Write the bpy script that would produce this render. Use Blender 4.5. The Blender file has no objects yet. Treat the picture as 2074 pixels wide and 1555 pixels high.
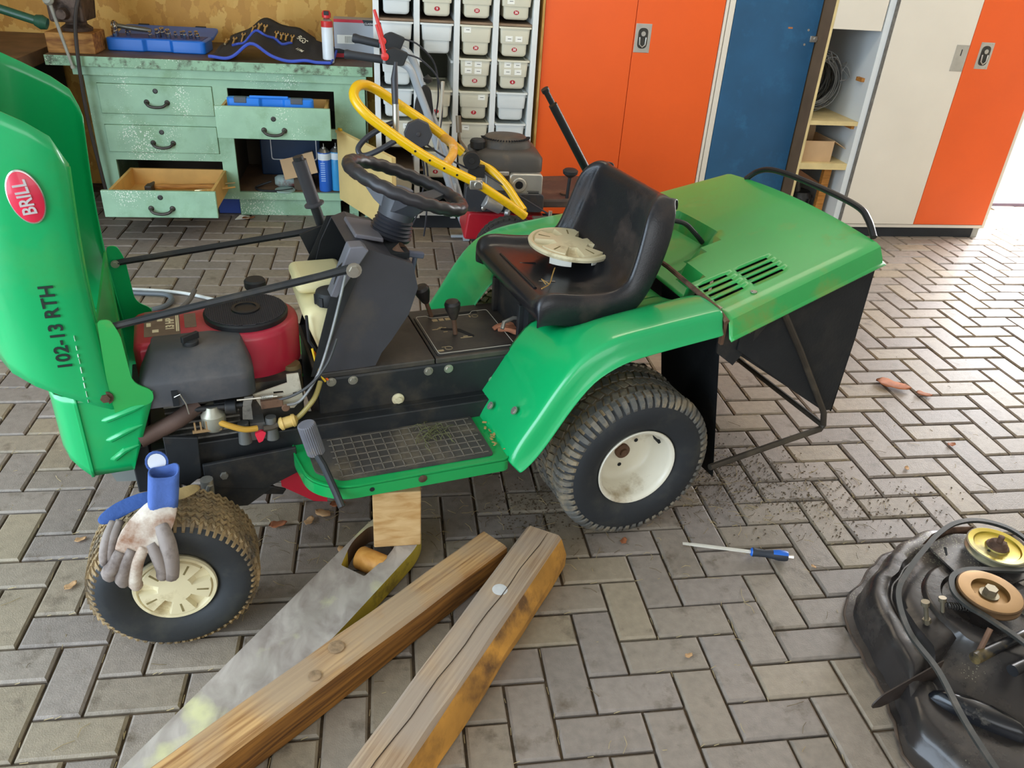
import bpy, bmesh, math, random
from mathutils import Vector, Matrix
from math import sin, cos, pi, radians as R, sqrt, atan2

sc = bpy.context.scene
col = sc.collection
rnd = random.Random(7)

# ------------------------------------------------------------------ camera
cam = bpy.data.objects.new('camera', bpy.data.cameras.new('camera'))
col.objects.link(cam)
YAW, PITCH, ROLL = 0.174796, 0.521354, 0.067528
fw = Vector((sin(YAW)*cos(PITCH), cos(YAW)*cos(PITCH), -sin(PITCH)))
rt = Vector((cos(YAW), -sin(YAW), 0)); up = rt.cross(fw)
r2 = cos(ROLL)*rt + sin(ROLL)*up; u2 = -sin(ROLL)*rt + cos(ROLL)*up
CAM = Vector((-0.6403, -1.6132, 1.4977))
FPX = 1613.68
m4 = Matrix.Identity(4)
for i in range(3):
    m4[i][0], m4[i][1], m4[i][2], m4[i][3] = r2[i], u2[i], -fw[i], CAM[i]
cam.matrix_world = m4
cam.data.sensor_width = 36.0
cam.data.lens = FPX/2074*36
cam.data.clip_start = 0.05
sc.camera = cam

# ------------------------------------------------------------------ world, lights, exposure
w = bpy.data.worlds.new('sky'); sc.world = w; w.use_nodes = True
bg = w.node_tree.nodes['Background']
bg.inputs[0].default_value = (0.86, 0.93, 1.0, 1); bg.inputs[1].default_value = 2.2

def area(name, loc, target, sx, sy, power, colr):
    l = bpy.data.lights.new(name, 'AREA'); l.shape = 'RECTANGLE'; l.size = sx; l.size_y = sy
    l.energy = power; l.color = colr
    o = bpy.data.objects.new(name, l); col.objects.link(o)
    o.location = loc
    o.rotation_euler = (Vector(target)-Vector(loc)).to_track_quat('-Z', 'Y').to_euler()
    return o
area('garage_door_daylight', (-3.25, -1.3, 1.25), (0.0, 0.3, 0.2), 3.6, 2.2, 150, (0.62, 0.80, 1.0))
area('front_fill_light', (0.6, -4.2, 1.7), (0.3, 1.0, 0.5), 3.4, 1.6, 16, (1.0, 0.95, 0.86))  # added fill from behind the camera, not a known window
area('side_door_daylight', (3.9, 3.32, 1.15), (1.6, 1.2, 0.0), 1.4, 2.0, 270, (0.95, 0.97, 1.0))
area('warm_ceiling_fill', (0.6, 1.7, 2.5), (0.6, 1.7, 0.0), 1.6, 0.35, 14, (1.0, 0.86, 0.66))  # added unseen fill that warms the middle of the room, no fixture
sc.view_settings.view_transform = 'Standard'
sc.view_settings.look = 'None'
sc.view_settings.gamma = 1.0
sc.view_settings.use_curve_mapping = False
sc.view_settings.exposure = 0.0

# ------------------------------------------------------------------ helpers
def lin(h):
    if isinstance(h, tuple): return h
    c = [int(h[i:i+2], 16)/255 for i in (0, 2, 4)]
    return tuple(x/12.92 if x <= .04045 else ((x+.055)/1.055)**2.4 for x in c)

MATS = {}
def M(name, h, rough=.5, metal=0., var=.12, scale=8., bump=0., bscale=60., dirt=None, coat=0., spec=.5, stretch=None, island=0., tint=None):
    """procedural material: base colour + noise variation, optional second colour in patches, bump, coat"""
    if name in MATS: return MATS[name]
    m = bpy.data.materials.new(name); m.use_nodes = True
    nt = m.node_tree; N = nt.nodes; L = nt.links
    b = N['Principled BSDF']
    c = lin(h)
    b.inputs['Roughness'].default_value = rough
    b.inputs['Metallic'].default_value = metal
    b.inputs['Specular IOR Level'].default_value = spec
    b.inputs['Coat Weight'].default_value = coat
    b.inputs['Coat Roughness'].default_value = .08
    tc = N.new('ShaderNodeTexCoord'); mp = N.new('ShaderNodeMapping')
    L.new(tc.outputs['Object'], mp.inputs['Vector'])
    if stretch: mp.inputs['Scale'].default_value = stretch
    n1 = N.new('ShaderNodeTexNoise'); n1.inputs['Scale'].default_value = scale; n1.inputs['Detail'].default_value = 6
    L.new(mp.outputs[0], n1.inputs['Vector'])
    mr = N.new('ShaderNodeMapRange'); mr.inputs[1].default_value = .3; mr.inputs[2].default_value = .7
    mr.inputs[3].default_value = 1-var; mr.inputs[4].default_value = 1+var
    L.new(n1.outputs[0], mr.inputs[0])
    hs = N.new('ShaderNodeHueSaturation'); hs.inputs['Color'].default_value = (*c, 1)
    if island:
        g = N.new('ShaderNodeNewGeometry'); oi = N.new('ShaderNodeObjectInfo')
        ad = N.new('ShaderNodeMath'); ad.operation = 'ADD'; fr = N.new('ShaderNodeMath'); fr.operation = 'FRACT'
        L.new(g.outputs['Random Per Island'], ad.inputs[0]); L.new(oi.outputs['Random'], ad.inputs[1])
        L.new(ad.outputs[0], fr.inputs[0])
        m2 = N.new('ShaderNodeMapRange'); m2.inputs[3].default_value = 1-island; m2.inputs[4].default_value = 1+island
        L.new(fr.outputs[0], m2.inputs[0])
        mu = N.new('ShaderNodeMath'); mu.operation = 'MULTIPLY'
        L.new(mr.outputs[0], mu.inputs[0]); L.new(m2.outputs[0], mu.inputs[1]); L.new(mu.outputs[0], hs.inputs['Value'])
        if tint:
            k7 = N.new('ShaderNodeMath'); k7.operation = 'MULTIPLY'; k7.inputs[1].default_value = 7.31; L.new(fr.outputs[0], k7.inputs[0])
            f7 = N.new('ShaderNodeMath'); f7.operation = 'FRACT'; L.new(k7.outputs[0], f7.inputs[0])
            p7 = N.new('ShaderNodeMath'); p7.operation = 'POWER'; p7.inputs[1].default_value = 1.8; L.new(f7.outputs[0], p7.inputs[0])
            t7 = N.new('ShaderNodeMix'); t7.data_type = 'RGBA'; t7.inputs[6].default_value = (*c, 1); t7.inputs[7].default_value = (*lin(tint), 1)
            L.new(p7.outputs[0], t7.inputs[0]); L.new(t7.outputs[2], hs.inputs['Color'])
    else:
        L.new(mr.outputs[0], hs.inputs['Value'])
    out = hs.outputs[0]
    if dirt:
        dc, amt, ds = dirt[:3]
        n2 = N.new('ShaderNodeTexNoise'); n2.inputs['Scale'].default_value = ds; n2.inputs['Detail'].default_value = 8
        n2.inputs['Roughness'].default_value = .65
        L.new(mp.outputs[0], n2.inputs['Vector'])
        m3 = N.new('ShaderNodeMapRange'); m3.inputs[1].default_value = .62-amt*.3; m3.inputs[2].default_value = .78-amt*.25
        L.new(n2.outputs[0], m3.inputs[0])
        mx = N.new('ShaderNodeMix'); mx.data_type = 'RGBA'
        L.new(m3.outputs[0], mx.inputs[0]); L.new(out, mx.inputs[6]); mx.inputs[7].default_value = (*lin(dc), 1)
        out = mx.outputs[2]
        if metal or rough < .4:
            m5 = N.new('ShaderNodeMapRange'); m5.inputs[3].default_value = rough; m5.inputs[4].default_value = min(1, rough+.35)
            L.new(m3.outputs[0], m5.inputs[0]); L.new(m5.outputs[0], b.inputs['Roughness'])
    L.new(out, b.inputs['Base Color'])
    if bump:
        n3 = N.new('ShaderNodeTexNoise'); n3.inputs['Scale'].default_value = bscale; n3.inputs['Detail'].default_value = 5
        L.new(mp.outputs[0], n3.inputs['Vector'])
        bp = N.new('ShaderNodeBump'); bp.inputs['Strength'].default_value = bump; bp.inputs['Distance'].default_value = .004
        L.new(n3.outputs[0], bp.inputs['Height']); L.new(bp.outputs[0], b.inputs['Normal'])
    MATS[name] = m
    return m

def speckle(name, thr, h, scale=150., lo=None):
    """adds sparse specks of another colour (paint splashes, chips) to a finished material"""
    m = MATS[name]; nt = m.node_tree; N = nt.nodes; L = nt.links; b = N['Principled BSDF']
    src = b.inputs['Base Color'].links[0].from_socket
    tc = N.new('ShaderNodeTexCoord'); v = N.new('ShaderNodeTexVoronoi'); v.inputs['Scale'].default_value = scale
    L.new(tc.outputs['Object'], v.inputs['Vector'])
    k = N.new('ShaderNodeTexNoise'); k.inputs['Scale'].default_value = 5; L.new(tc.outputs['Object'], k.inputs['Vector'])
    kk = N.new('ShaderNodeMapRange'); kk.inputs[1].default_value = .48; kk.inputs[2].default_value = .68
    kk.inputs[3].default_value = 0; kk.inputs[4].default_value = thr
    L.new(k.outputs[0], kk.inputs[0])
    lt = N.new('ShaderNodeMath'); lt.operation = 'LESS_THAN'
    L.new(v.outputs['Distance'], lt.inputs[0]); L.new(kk.outputs[0], lt.inputs[1])
    mx = N.new('ShaderNodeMix'); mx.data_type = 'RGBA'; L.new(lt.outputs[0], mx.inputs[0])
    L.new(src, mx.inputs[6]); mx.inputs[7].default_value = (*lin(h), 1); L.new(mx.outputs[2], b.inputs['Base Color'])

def wood(name, light, dark, scale=6., stretch=(1, 14, 14), rough=.65, bump=.25, grey=None):
    if name in MATS: return MATS[name]
    m = bpy.data.materials.new(name); m.use_nodes = True
    nt = m.node_tree; N = nt.nodes; L = nt.links; b = N['Principled BSDF']
    b.inputs['Roughness'].default_value = rough; b.inputs['Specular IOR Level'].default_value = .3
    tc = N.new('ShaderNodeTexCoord'); mp = N.new('ShaderNodeMapping'); mp.inputs['Scale'].default_value = stretch
    L.new(tc.outputs['Object'], mp.inputs[0])
    n1 = N.new('ShaderNodeTexNoise'); n1.inputs['Scale'].default_value = scale; n1.inputs['Detail'].default_value = 7
    n1.inputs['Distortion'].default_value = .6
    L.new(mp.outputs[0], n1.inputs[0])
    cr = N.new('ShaderNodeValToRGB'); cr.color_ramp.elements[0].position = .32; cr.color_ramp.elements[1].position = .66
    cr.color_ramp.elements[0].color = (*lin(dark), 1); cr.color_ramp.elements[1].color = (*lin(light), 1)
    L.new(n1.outputs[0], cr.inputs[0])
    out = cr.outputs[0]
    if grey:
        n2 = N.new('ShaderNodeTexNoise'); n2.inputs['Scale'].default_value = 5; n2.inputs['Detail'].default_value = 6
        L.new(tc.outputs['Object'], n2.inputs[0])
        m3 = N.new('ShaderNodeMapRange'); m3.inputs[1].default_value = .42; m3.inputs[2].default_value = .62; m3.inputs[4].default_value = .8
        L.new(n2.outputs[0], m3.inputs[0])
        mx = N.new('ShaderNodeMix'); mx.data_type = 'RGBA'; L.new(m3.outputs[0], mx.inputs[0])
        L.new(out, mx.inputs[6]); mx.inputs[7].default_value = (*lin(grey), 1); out = mx.outputs[2]
    L.new(out, b.inputs['Base Color'])
    bp = N.new('ShaderNodeBump'); bp.inputs['Strength'].default_value = bump; bp.inputs['Distance'].default_value = .003
    L.new(n1.outputs[0], bp.inputs['Height']); L.new(bp.outputs[0], b.inputs['Normal'])
    MATS[name] = m
    return m

def basis(d):
    d = Vector(d).normalized()
    a = Vector((0, 0, 1)) if abs(d.z) < .9 else Vector((1, 0, 0))
    x = d.cross(a).normalized(); return x, d.cross(x).normalized(), d

class MB:
    """collects shapes in one bmesh; build() links them as ONE mesh object"""
    def __init__(s): s.bm = bmesh.new()
    def face(s, vs):
        try: return s.bm.faces.new(vs)
        except ValueError: return None
    def box(s, x0, x1, y0, y1, z0, z1, T=None):
        P = [Vector((x, y, z)) for x in (x0, x1) for y in (y0, y1) for z in (z0, z1)]
        if T is not None: P = [T @ p for p in P]
        v = [s.bm.verts.new(p) for p in P]
        for f in ((0, 1, 3, 2), (4, 6, 7, 5), (0, 4, 5, 1), (2, 3, 7, 6), (0, 2, 6, 4), (1, 5, 7, 3)): s.face([v[i] for i in f])
        return s
    def ring(s, c, x, y, r, n, ph=0.):
        return [s.bm.verts.new(c + x*(r*cos(2*pi*i/n+ph)) + y*(r*sin(2*pi*i/n+ph))) for i in range(n)]
    def skin(s, A, B):
        n = len(A)
        for i in range(n): s.face([A[i], A[(i+1) % n], B[(i+1) % n], B[i]])
    def cyl(s, p0, p1, r0, r1=None, n=16, caps=True):
        p0, p1 = Vector(p0), Vector(p1); x, y, d = basis(p1-p0); r1 = r0 if r1 is None else r1
        A = s.ring(p0, x, y, r0, n); B = s.ring(p1, x, y, r1, n); s.skin(A, B)
        if caps: s.face(A[::-1]); s.face(B)
        return s
    def tube(s, pts, r, n=10, closed=False, caps=True):
        pts = [Vector(p) for p in pts]; k = len(pts); rs = r if isinstance(r, (list, tuple)) else [r]*k
        rings = []; px = None
        for i in range(k):
            if closed: d = pts[(i+1) % k]-pts[i-1]
            else: d = pts[min(i+1, k-1)]-pts[max(i-1, 0)]
            d.normalize()
            if px is None: x, y, _ = basis(d)
            else:
                x = px - d*px.dot(d); x.normalize(); y = d.cross(x)
            px = x
            rings.append(s.ring(pts[i], x, y, rs[i], n))
        for i in range(k-1): s.skin(rings[i], rings[i+1])
        if closed: s.skin(rings[-1], rings[0])
        elif caps: s.face(rings[0][::-1]); s.face(rings[-1])
        return s
    def lathe(s, prof, o, d, n=32, caps=True, closed=False):
        """prof: (radius, height along d)"""
        o = Vector(o); x, y, d = basis(d)
        rings = [s.ring(o + d*h, x, y, max(r, 1e-4), n) for r, h in prof]
        for i in range(len(rings)-1): s.skin(rings[i], rings[i+1])
        if closed: s.skin(rings[-1], rings[0])
        elif caps: s.face(rings[0][::-1]); s.face(rings[-1])
        return s
    def plate(s, outer, lo, hi, f, holes=()):
        """flat polygon with holes, thick from w=lo to w=hi; f maps (u,v,w) to a point"""
        loops = [outer]+list(holes)
        caps = []
        for wv in (lo, hi):
            es = []; vl = []
            for lp in loops:
                vs = [s.bm.verts.new(f(u, v, wv)) for u, v in lp]; vl.append(vs)
                for i in range(len(vs)): es.append(s.bm.edges.new((vs[i], vs[(i+1) % len(vs)])))
            if holes: bmesh.ops.triangle_fill(s.bm, use_beauty=True, use_dissolve=False, edges=es)
            else: s.face(vl[0])
            caps.append(vl)
        for A, B in zip(*caps): s.skin(A, B)
        return s
    def loft(s, secs, caps=True, closed=True):
        rings = [[s.bm.verts.new(Vector(p)) for p in sec] for sec in secs]
        for A, B in zip(rings, rings[1:]):
            if closed: s.skin(A, B)
            else:
                for i in range(len(A)-1): s.face([A[i], A[i+1], B[i+1], B[i]])
        if caps and closed: s.face(rings[0][::-1]); s.face(rings[-1])
        return s
    def build(s, name, m, parent=None, smooth=35, bevel=0, seg=2, sub=0, solid=0, off=0., loc=None, kind=None, recalc=True):
        if recalc: bmesh.ops.recalc_face_normals(s.bm, faces=s.bm.faces[:])
        me = bpy.data.meshes.new(name); s.bm.to_mesh(me); s.bm.free()
        ms = m if isinstance(m, (list, tuple)) else [m]
        for x in ms: me.materials.append(x)
        if smooth:
            me.shade_smooth()
            if smooth < 180: me.set_sharp_from_angle(angle=R(smooth))
        o = bpy.data.objects.new(name, me); col.objects.link(o)
        if parent is not None: o.parent = parent
        if loc is not None: o.location = loc
        if solid:
            q = o.modifiers.new('thick', 'SOLIDIFY'); q.thickness = solid; q.offset = off
        if sub:
            q = o.modifiers.new('sub', 'SUBSURF'); q.levels = sub; q.render_levels = sub
        if bevel:
            q = o.modifiers.new('bevel', 'BEVEL'); q.width = bevel; q.segments = seg; q.limit_method = 'ANGLE'; q.angle_limit = R(40)
            q.harden_normals = False
        if kind: o['kind'] = kind
        return o

def tag(o, label=None, cat=None, group=None, kind=None):
    if label: o['label'] = label
    if cat: o['category'] = cat
    if group: o['group'] = group
    if kind: o['kind'] = kind
    return o
def thing(name, label, cat, loc=(0, 0, 0), rz=0., group=None):
    o = bpy.data.objects.new(name, None); col.objects.link(o); o.empty_display_size = .05
    o.location = loc; o.rotation_euler = (0, 0, rz)
    return tag(o, label, cat, group)
def dup(o, parent=None, **kw):
    c = o.copy(); col.objects.link(c)
    if parent is not None: c.parent = parent
    for ch in list(o.children): dup(ch, c)
    for k, v in kw.items(): c[k] = v
    return c
def rpoly(pts, r, k=5):
    """round the corners of a 2-D polygon"""
    out = []; n = len(pts); rs = r if isinstance(r, (list, tuple)) else [r]*n
    for i in range(n):
        p, a, b = Vector(pts[i]), Vector(pts[i-1]), Vector(pts[(i+1) % n])
        da, db = a-p, b-p; t = min(rs[i], da.length*.48, db.length*.48)
        if t < 1e-5: out.append((p.x, p.y)); continue
        A = p+da.normalized()*t; B = p+db.normalized()*t
        for j in range(k+1):
            u = j/k; q = A*(1-u)**2 + p*2*u*(1-u) + B*u*u; out.append((q.x, q.y))
    return out
def spline(pts, k=6):
    """Catmull-Rom through points"""
    P = [Vector(p) for p in pts]; out = []
    for i in range(len(P)-1):
        a, b, c, d = P[max(i-1, 0)], P[i], P[i+1], P[min(i+2, len(P)-1)]
        for j in range(k):
            t = j/k
            out.append(.5*((2*b)+(c-a)*t+(2*a-5*b+4*c-d)*t*t+(3*b-a-3*c+d)*t**3))
    out.append(P[-1]); return out
XZ = lambda u, v, w: Vector((u, w, v))
XY = lambda u, v, w: Vector((u, v, w))
YZ = lambda u, v, w: Vector((w, u, v))
def text(s, size, name, m, parent, T, ext=.0006, spacing=1.0, align='CENTER', sx=1., bold=.0):
    """flat lettering as a thin mesh; T places it (text lies in local XY)"""
    cu = bpy.data.curves.new(name, 'FONT'); cu.body = s; cu.size = size; cu.extrude = ext; cu.align_x = align; cu.align_y = 'CENTER'
    cu.space_character = spacing; cu.offset = bold; cu.resolution_u = 3
    t = bpy.data.objects.new(name, cu); col.objects.link(t)
    dg = bpy.context.evaluated_depsgraph_get()
    me = bpy.data.meshes.new_from_object(t.evaluated_get(dg)); me.name = name
    bpy.data.objects.remove(t); bpy.data.curves.remove(cu)
    me.transform(T @ Matrix.Diagonal((sx, 1, 1, 1)))
    me.materials.clear(); me.materials.append(m)
    o = bpy.data.objects.new(name, me); col.objects.link(o)
    if parent is not None: o.parent = parent
    return o
def frame(o, x, y):
    """matrix with local x,y axes along given vectors"""
    x = Vector(x).normalized(); y = Vector(y); y = (y-x*y.dot(x)).normalized(); z = x.cross(y)
    q = Matrix.Identity(4)
    for i in range(3): q[i][0], q[i][1], q[i][2], q[i][3] = x[i], y[i], z[i], o[i]
    return q
def bolt(mb, p, d, r=.008, h=.006, washer=True):
    p, d = Vector(p), Vector(d).normalized()
    if washer: mb.cyl(p-d*.001, p+d*.0015, r*1.5, n=14)
    mb.cyl(p, p+d*h, r, r*.92, n=6)
def proj(P):
    d = Vector(P)-CAM; z = d.dot(fw)
    return (1037+FPX*d.dot(r2)/z, 777.5-FPX*d.dot(u2)/z, z)
ORD = ('first second third fourth fifth sixth seventh eighth ninth tenth eleventh twelfth thirteenth').split()
# ------------------------------------------------------------------ materials used by the room
M('paver', '857A70', .58, 0, .12, 45, .3, 300, ('5E5142', .2, 12), island=.10, tint='8E806A')
nt = MATS['paver'].node_tree
gp_ = nt.nodes.new('ShaderNodeNewGeometry')
for n in nt.nodes:
    if n.type == 'MAPPING': nt.links.new(gp_.outputs['Position'], n.inputs['Vector'])
M('joint', '54432F', .95, 0, .35, 30, .6, 120, ('2E2822', .45, 14))
M('osb', 'D09A44', .6, 0, .25, 5, .3, 40)
M('ceiling_paint', 'E6E3DA', .8)
M('wall_paint', 'D8D2C4', .85)
M('concrete_out', 'CFCFCB', .9)
M('orange_lacquer', 'F0601C', .38, 0, .04, 3)
M('blue_lacquer', '23587F', .45, 0, .12, 4, 0, 60, ('2B6690', .25, 9))
M('cream_lacquer', 'E6DFD0', .45, 0, .04, 3)
M('white_panel', 'DDE4E6', .5, 0, .03, 4)
M('pale_wood', 'D9C58E', .6, 0, .12, 12)
M('plinth_black', '22262B', .7, 0, .2, 8)
M('grey_edge', '6E6C66', .8, 0, .3, 40)
M('steel', 'C9C7C0', .32, .9, .1, 20)
M('dark_steel', '4A4945', .45, .7, .25, 20)
M('bin_cream', 'DED9C2', .42, 0, .04, 6)
M('bin_white', 'E2E6E2', .42, 0, .04, 6)
M('rack_white', 'E2E5E2', .5, 0, .06, 6)
M('shelf_brown', '8B735C', .7, 0, .2, 10)
M('rack_backing', '5B5D50', .8, 0, .1, 6)  # dark green-grey backing board behind the bins
M('red_label', 'B0202C', .5); M('paper', 'F2F1E6', .7); M('ink', '2A2A2C', .7); M('white_ink', 'F6EFEA', .6)
M('bench_green', '9BBF9E', .55, 0, .12, 7, .08, 60, ('86A882', .35, 6)); speckle('bench_green', .34, 'E4EBD8', 110)
M('bench_edge', '93B894', .6, 0, .15, 9, .15, 60, ('4C4A38', .40, 22)); speckle('bench_edge', .34, 'E4EBD8', 110)
M('bench_top', '5B4A3A', .55, 0, .3, 7, .15, 50, ('7A6248', .3, 5))
M('drawer_wood', 'D6A55A', .6, 0, .15, 9)
M('cast_iron', '4B4640', .5, .6, .2, 30)
M('black_void', '121416', .9)

# osb strands: stretched cells in several tones
nt = MATS['osb'].node_tree; N = nt.nodes; L = nt.links; b = N['Principled BSDF']
tc = N.new('ShaderNodeTexCoord'); mp = N.new('ShaderNodeMapping'); mp.inputs['Scale'].default_value = (17, 17, 11); mp.inputs['Rotation'].default_value = (0, .5, 0)
L.new(tc.outputs['Object'], mp.inputs[0])
nz = N.new('ShaderNodeTexNoise'); nz.inputs['Scale'].default_value = 3; L.new(mp.outputs[0], nz.inputs[0])
ma = N.new('ShaderNodeMix'); ma.data_type = 'RGBA'; ma.blend_type = 'ADD'; ma.inputs[0].default_value = .7
L.new(mp.outputs[0], ma.inputs[6]); L.new(nz.outputs['Color'], ma.inputs[7])
vo = N.new('ShaderNodeTexVoronoi'); vo.inputs['Scale'].default_value = 1.2; L.new(ma.outputs[2], vo.inputs['Vector'])
cr = N.new('ShaderNodeValToRGB'); e = cr.color_ramp.elements
e[0].color = (*lin('BE8636'), 1); e[1].color = (*lin('E2B25C'), 1); q = e.new(.5); q.color = (*lin('D49C44'), 1)
sx = N.new('ShaderNodeSeparateColor'); L.new(vo.outputs['Color'], sx.inputs[0]); L.new(sx.outputs[0], cr.inputs[0])
L.new(cr.outputs[0], b.inputs['Base Color'])

# ------------------------------------------------------------------ room shell
def struct(mb, name, m, **k): return tag(mb.build(name, m, smooth=0, **k), kind='structure')
WY = 3.5
struct(MB().box(-3.3, 3.12, WY, WY+.12, -.1, 2.6), 'wall_back', MATS['osb'])
struct(MB().box(3.12, 4.95, WY, WY+.12, 2.15, 2.6).box(4.75, 4.95, WY, WY+.12, 0, 2.15), 'wall_doorway', MATS['wall_paint'])
struct(MB().box(4.95, 5.07, -4.4, WY+.12, 0, 2.6), 'wall_right', MATS['wall_paint'])
struct(MB().box(-3.42, -3.3, .9, WY+.12, -.1, 2.6).box(-3.42, -3.3, -4.4, .9, 2.45, 2.6), 'wall_left', MATS['wall_paint'])
struct(MB().box(-3.42, 5.07, -4.52, WY+.12, 2.6, 2.7), 'ceiling', MATS['ceiling_paint'])
struct(MB().box(-3.42, 5.07, -4.52, -4.4, 0, .8).box(-3.42, 5.07, -4.52, -4.4, 2.5, 2.6).box(-3.42, -1.2, -4.52, -4.4, .8, 2.5).box(2.4, 5.07, -4.52, -4.4, .8, 2.5), 'wall_front', MATS['wall_paint'])
struct(MB().box(3.05, 4.75, 3.28, 3.37, -.02, .022), 'trim_1', M('sill', '5A4A58', .5))
struct(MB().box(3.0, 9, 3.37, 14, -.06, -.02), 'ground_outside', MATS['concrete_out'])

# ------------------------------------------------------------------ floor: bed + herringbone pavers, each its own piece
floor = struct(MB().box(-3.3, 4.95, -4.4, 3.37, -.1, -.010).box(-3.3, 3.05, 3.37, WY, -.1, -.010), 'floor', MATS['joint'])
G = .0066; U = .1
def brick_mesh(name, lx, ly, seed):
    r = random.Random(seed); bm = bmesh.new(); c = .0055; d = .0045
    x0, x1, y0, y1 = G/2, lx-G/2, G/2, ly-G/2
    def loop(i, z, jit=0): return [bm.verts.new((x+r.uniform(-jit, jit), y+r.uniform(-jit, jit), z)) for x, y in ((x0+i, y0+i), (x1-i, y0+i), (x1-i, y1-i), (x0+i, y1-i))]
    A, B, Cc = loop(0, -.03), loop(0, -d, .0006), loop(c, 0, .0009)
    for P, Q in ((A, B), (B, Cc)):
        for i in range(4): bm.faces.new([P[i], P[(i+1) % 4], Q[(i+1) % 4], Q[i]])
    bm.faces.new(Cc)
    me = bpy.data.meshes.new(name); bm.to_mesh(me); bm.free(); me.materials.append(MATS['paver']); return me
HM = [brick_mesh('brick', .2, .1, i) for i in range(5)]; VM = [brick_mesh('brick', .1, .2, 20+i) for i in range(5)]
cands = []
for v in range(-36, 34):
    for u in range(-32, 50):
        if (u-v) % 4 == 0: cands.append((u*U, (v-2)*U, 1))
        if (u-v) % 4 == 2: cands.append((u*U, (v-1)*U, 0))
vis = []
for x, y, k in cands:
    if y < -1.15: rest_only = True
    cx, cy = x+(.05 if k else .1), y+(.1 if k else .05)
    if cy > 3.32: continue
    if (Vector((cx, cy, 0))-CAM).dot(fw) < .3: continue
    px, py, dz = proj((cx, cy, 0))
    if -140 < px < 2214 and -140 < py < 1720: vis.append((1/dz**3, x, y, k))
    elif -.95 < 0 and -2.9 < cx < 4.6 and -1.4 < cy < 3.3: vis.append((0, x, y, k))
vis.sort(key=lambda t: -t[0])
rest = MB()
for i, (a, x, y, k) in enumerate(vis):
    me = (VM if k else HM)[rnd.randrange(5)]
    z = rnd.uniform(-.0016, .0012); tx, ty = rnd.uniform(-.006, .006), rnd.uniform(-.006, .006)
    T = Matrix.Translation((x, y, z)) @ Matrix.Rotation(tx, 4, 'X') @ Matrix.Rotation(ty, 4, 'Y')
    if i < 300:
        o = bpy.data.objects.new('brick', me); col.objects.link(o); o.parent = floor; o.matrix_local = T
    else:
        mm = me.copy(); mm.transform(T); rest.bm.from_mesh(mm); bpy.data.meshes.remove(mm)
rest.build('bricks', MATS['paver'], floor, smooth=0, kind='stuff', recalc=False)

# ------------------------------------------------------------------ bin rack
RY = 2.70
rack = thing('storage_rack', 'white wooden rack with four columns of plastic bins', 'rack', (0, 0, 0))
XS = (-.675, -.4765, -.277, -.0825, .118)
for i, x in enumerate(XS):
    MB().box(x-.0145, x+.0145, RY, RY+.45, .06, 1.7).build('upright', MATS['rack_white'], rack, smooth=0, bevel=.002)
MB().box(-.69, .1325, RY+.012, RY+.45, 1.058, 1.068).build('shelf', MATS['shelf_brown'], rack, smooth=0)
MB().box(-.69, .1325, RY+.012, RY+.45, .32, .33).build('shelf', MATS['shelf_brown'], rack, smooth=0)
MB().box(-.69, .1325, RY+.44, RY+.452, .06, 1.7).build('back_panel', MATS['rack_backing'], rack, smooth=0)
MB().box(-.66, .1, RY+.001, RY+.02, .075, .125).build('bottom_rail', MATS['rack_white'], rack, smooth=0, bevel=.002)
MB().box(-.68, .12, RY+.02, RY+.40, 0, .0745).build('plinth', MATS['plinth_black'], rack, smooth=0)
rl = MB()
for c in range(4):
    for zt in (1.218, .9, .742, .584, .426):
        for s in (0, 1):
            xx = XS[c]+.0145 if s == 0 else XS[c+1]-.0145-.012
            rl.box(xx, xx+.012, RY+.03, RY+.42, zt-.03, zt-.018)
rl.build('bin_runners', MATS['rack_white'], rack, smooth=0, kind='stuff')

def bin_secs(h, wt, wm, wb, d):
    """front-profiled tub: narrow rounded foot, step, flared upper half"""
    def sec(w, z, y0, r): return [(x, y, z) for x, y in rpoly([(-w/2, y0), (w/2, y0), (w/2, d), (-w/2, d)], r, 4)]
    s = h*.43
    return [sec(wb-.03, 0, .016, .012), sec(wb-.012, .004, .008, .014), sec(wb, .014, .004, .014), sec(wm-.003, s-.003, .0035, .014), sec(wm, s, .0028, .014),
            sec(wt-.012, s+.001, -.002, .014), sec(wt-.011, s+.003, -.003, .014), sec(wt, h-.008, -.004, .014)]
def make_bin(label, m, tall=False):
    h = .225 if tall else .141
    t = thing('storage_bin', label, 'bin', group=None)
    b = MB().loft(bin_secs(h, .153, .131, .126, .38)).build('tub', m, t, smooth=50)
    MB().plate(rpoly([(-.0835, -.011), (.0835, -.011), (.0835, .385), (-.0835, .385)], .01, 3), h-.008, h, XY,
               [rpoly([(-.072, .002), (.072, .002), (.072, .375), (-.072, .375)], .01, 3)[::-1]]).build('rim', m, t, smooth=0)
    return t
F = frame((0, 0, 0), (1, 0, 0), (0, 0, 1))
def number(t, s, dx=0.):
    z = .034
    mb = MB(); mb.lathe([(.0125, 0), (.0125, .0008)], (0, 0, 0), (0, -1, 0), 24)
    bmesh.ops.scale(mb.bm, vec=(1.12, 1, .82), verts=mb.bm.verts)
    p = mb.build('number_label', MATS['red_label'], t, smooth=0, loc=(dx, .0032, z))
    text(s, .0155, 'number', MATS['white_ink'], p, frame((0, -.0010, 0), (1, 0, 0), (0, 0, 1)), .0003, bold=.0004)
def sticker(t, x, z, w=.036, h=.026, mark=True):
    p = MB().box(x-w/2, x+w/2, -.0048, -.0042, z-h/2, z+h/2).build('sticker', MATS['paper'], t, smooth=0)
    if mark: MB().box(x-w*.2, x+w*.3, -.0052, -.0047, z-.0012, z+.0012).build('mark', MATS['ink'], p, smooth=0)
rows = {'top': 1.226-.141+.002, 'second': 1.056-.141, 'third': .899-.141, 'fourth': .741-.141, 'fifth': .583-.141, 'sixth': .425-.141}
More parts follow.
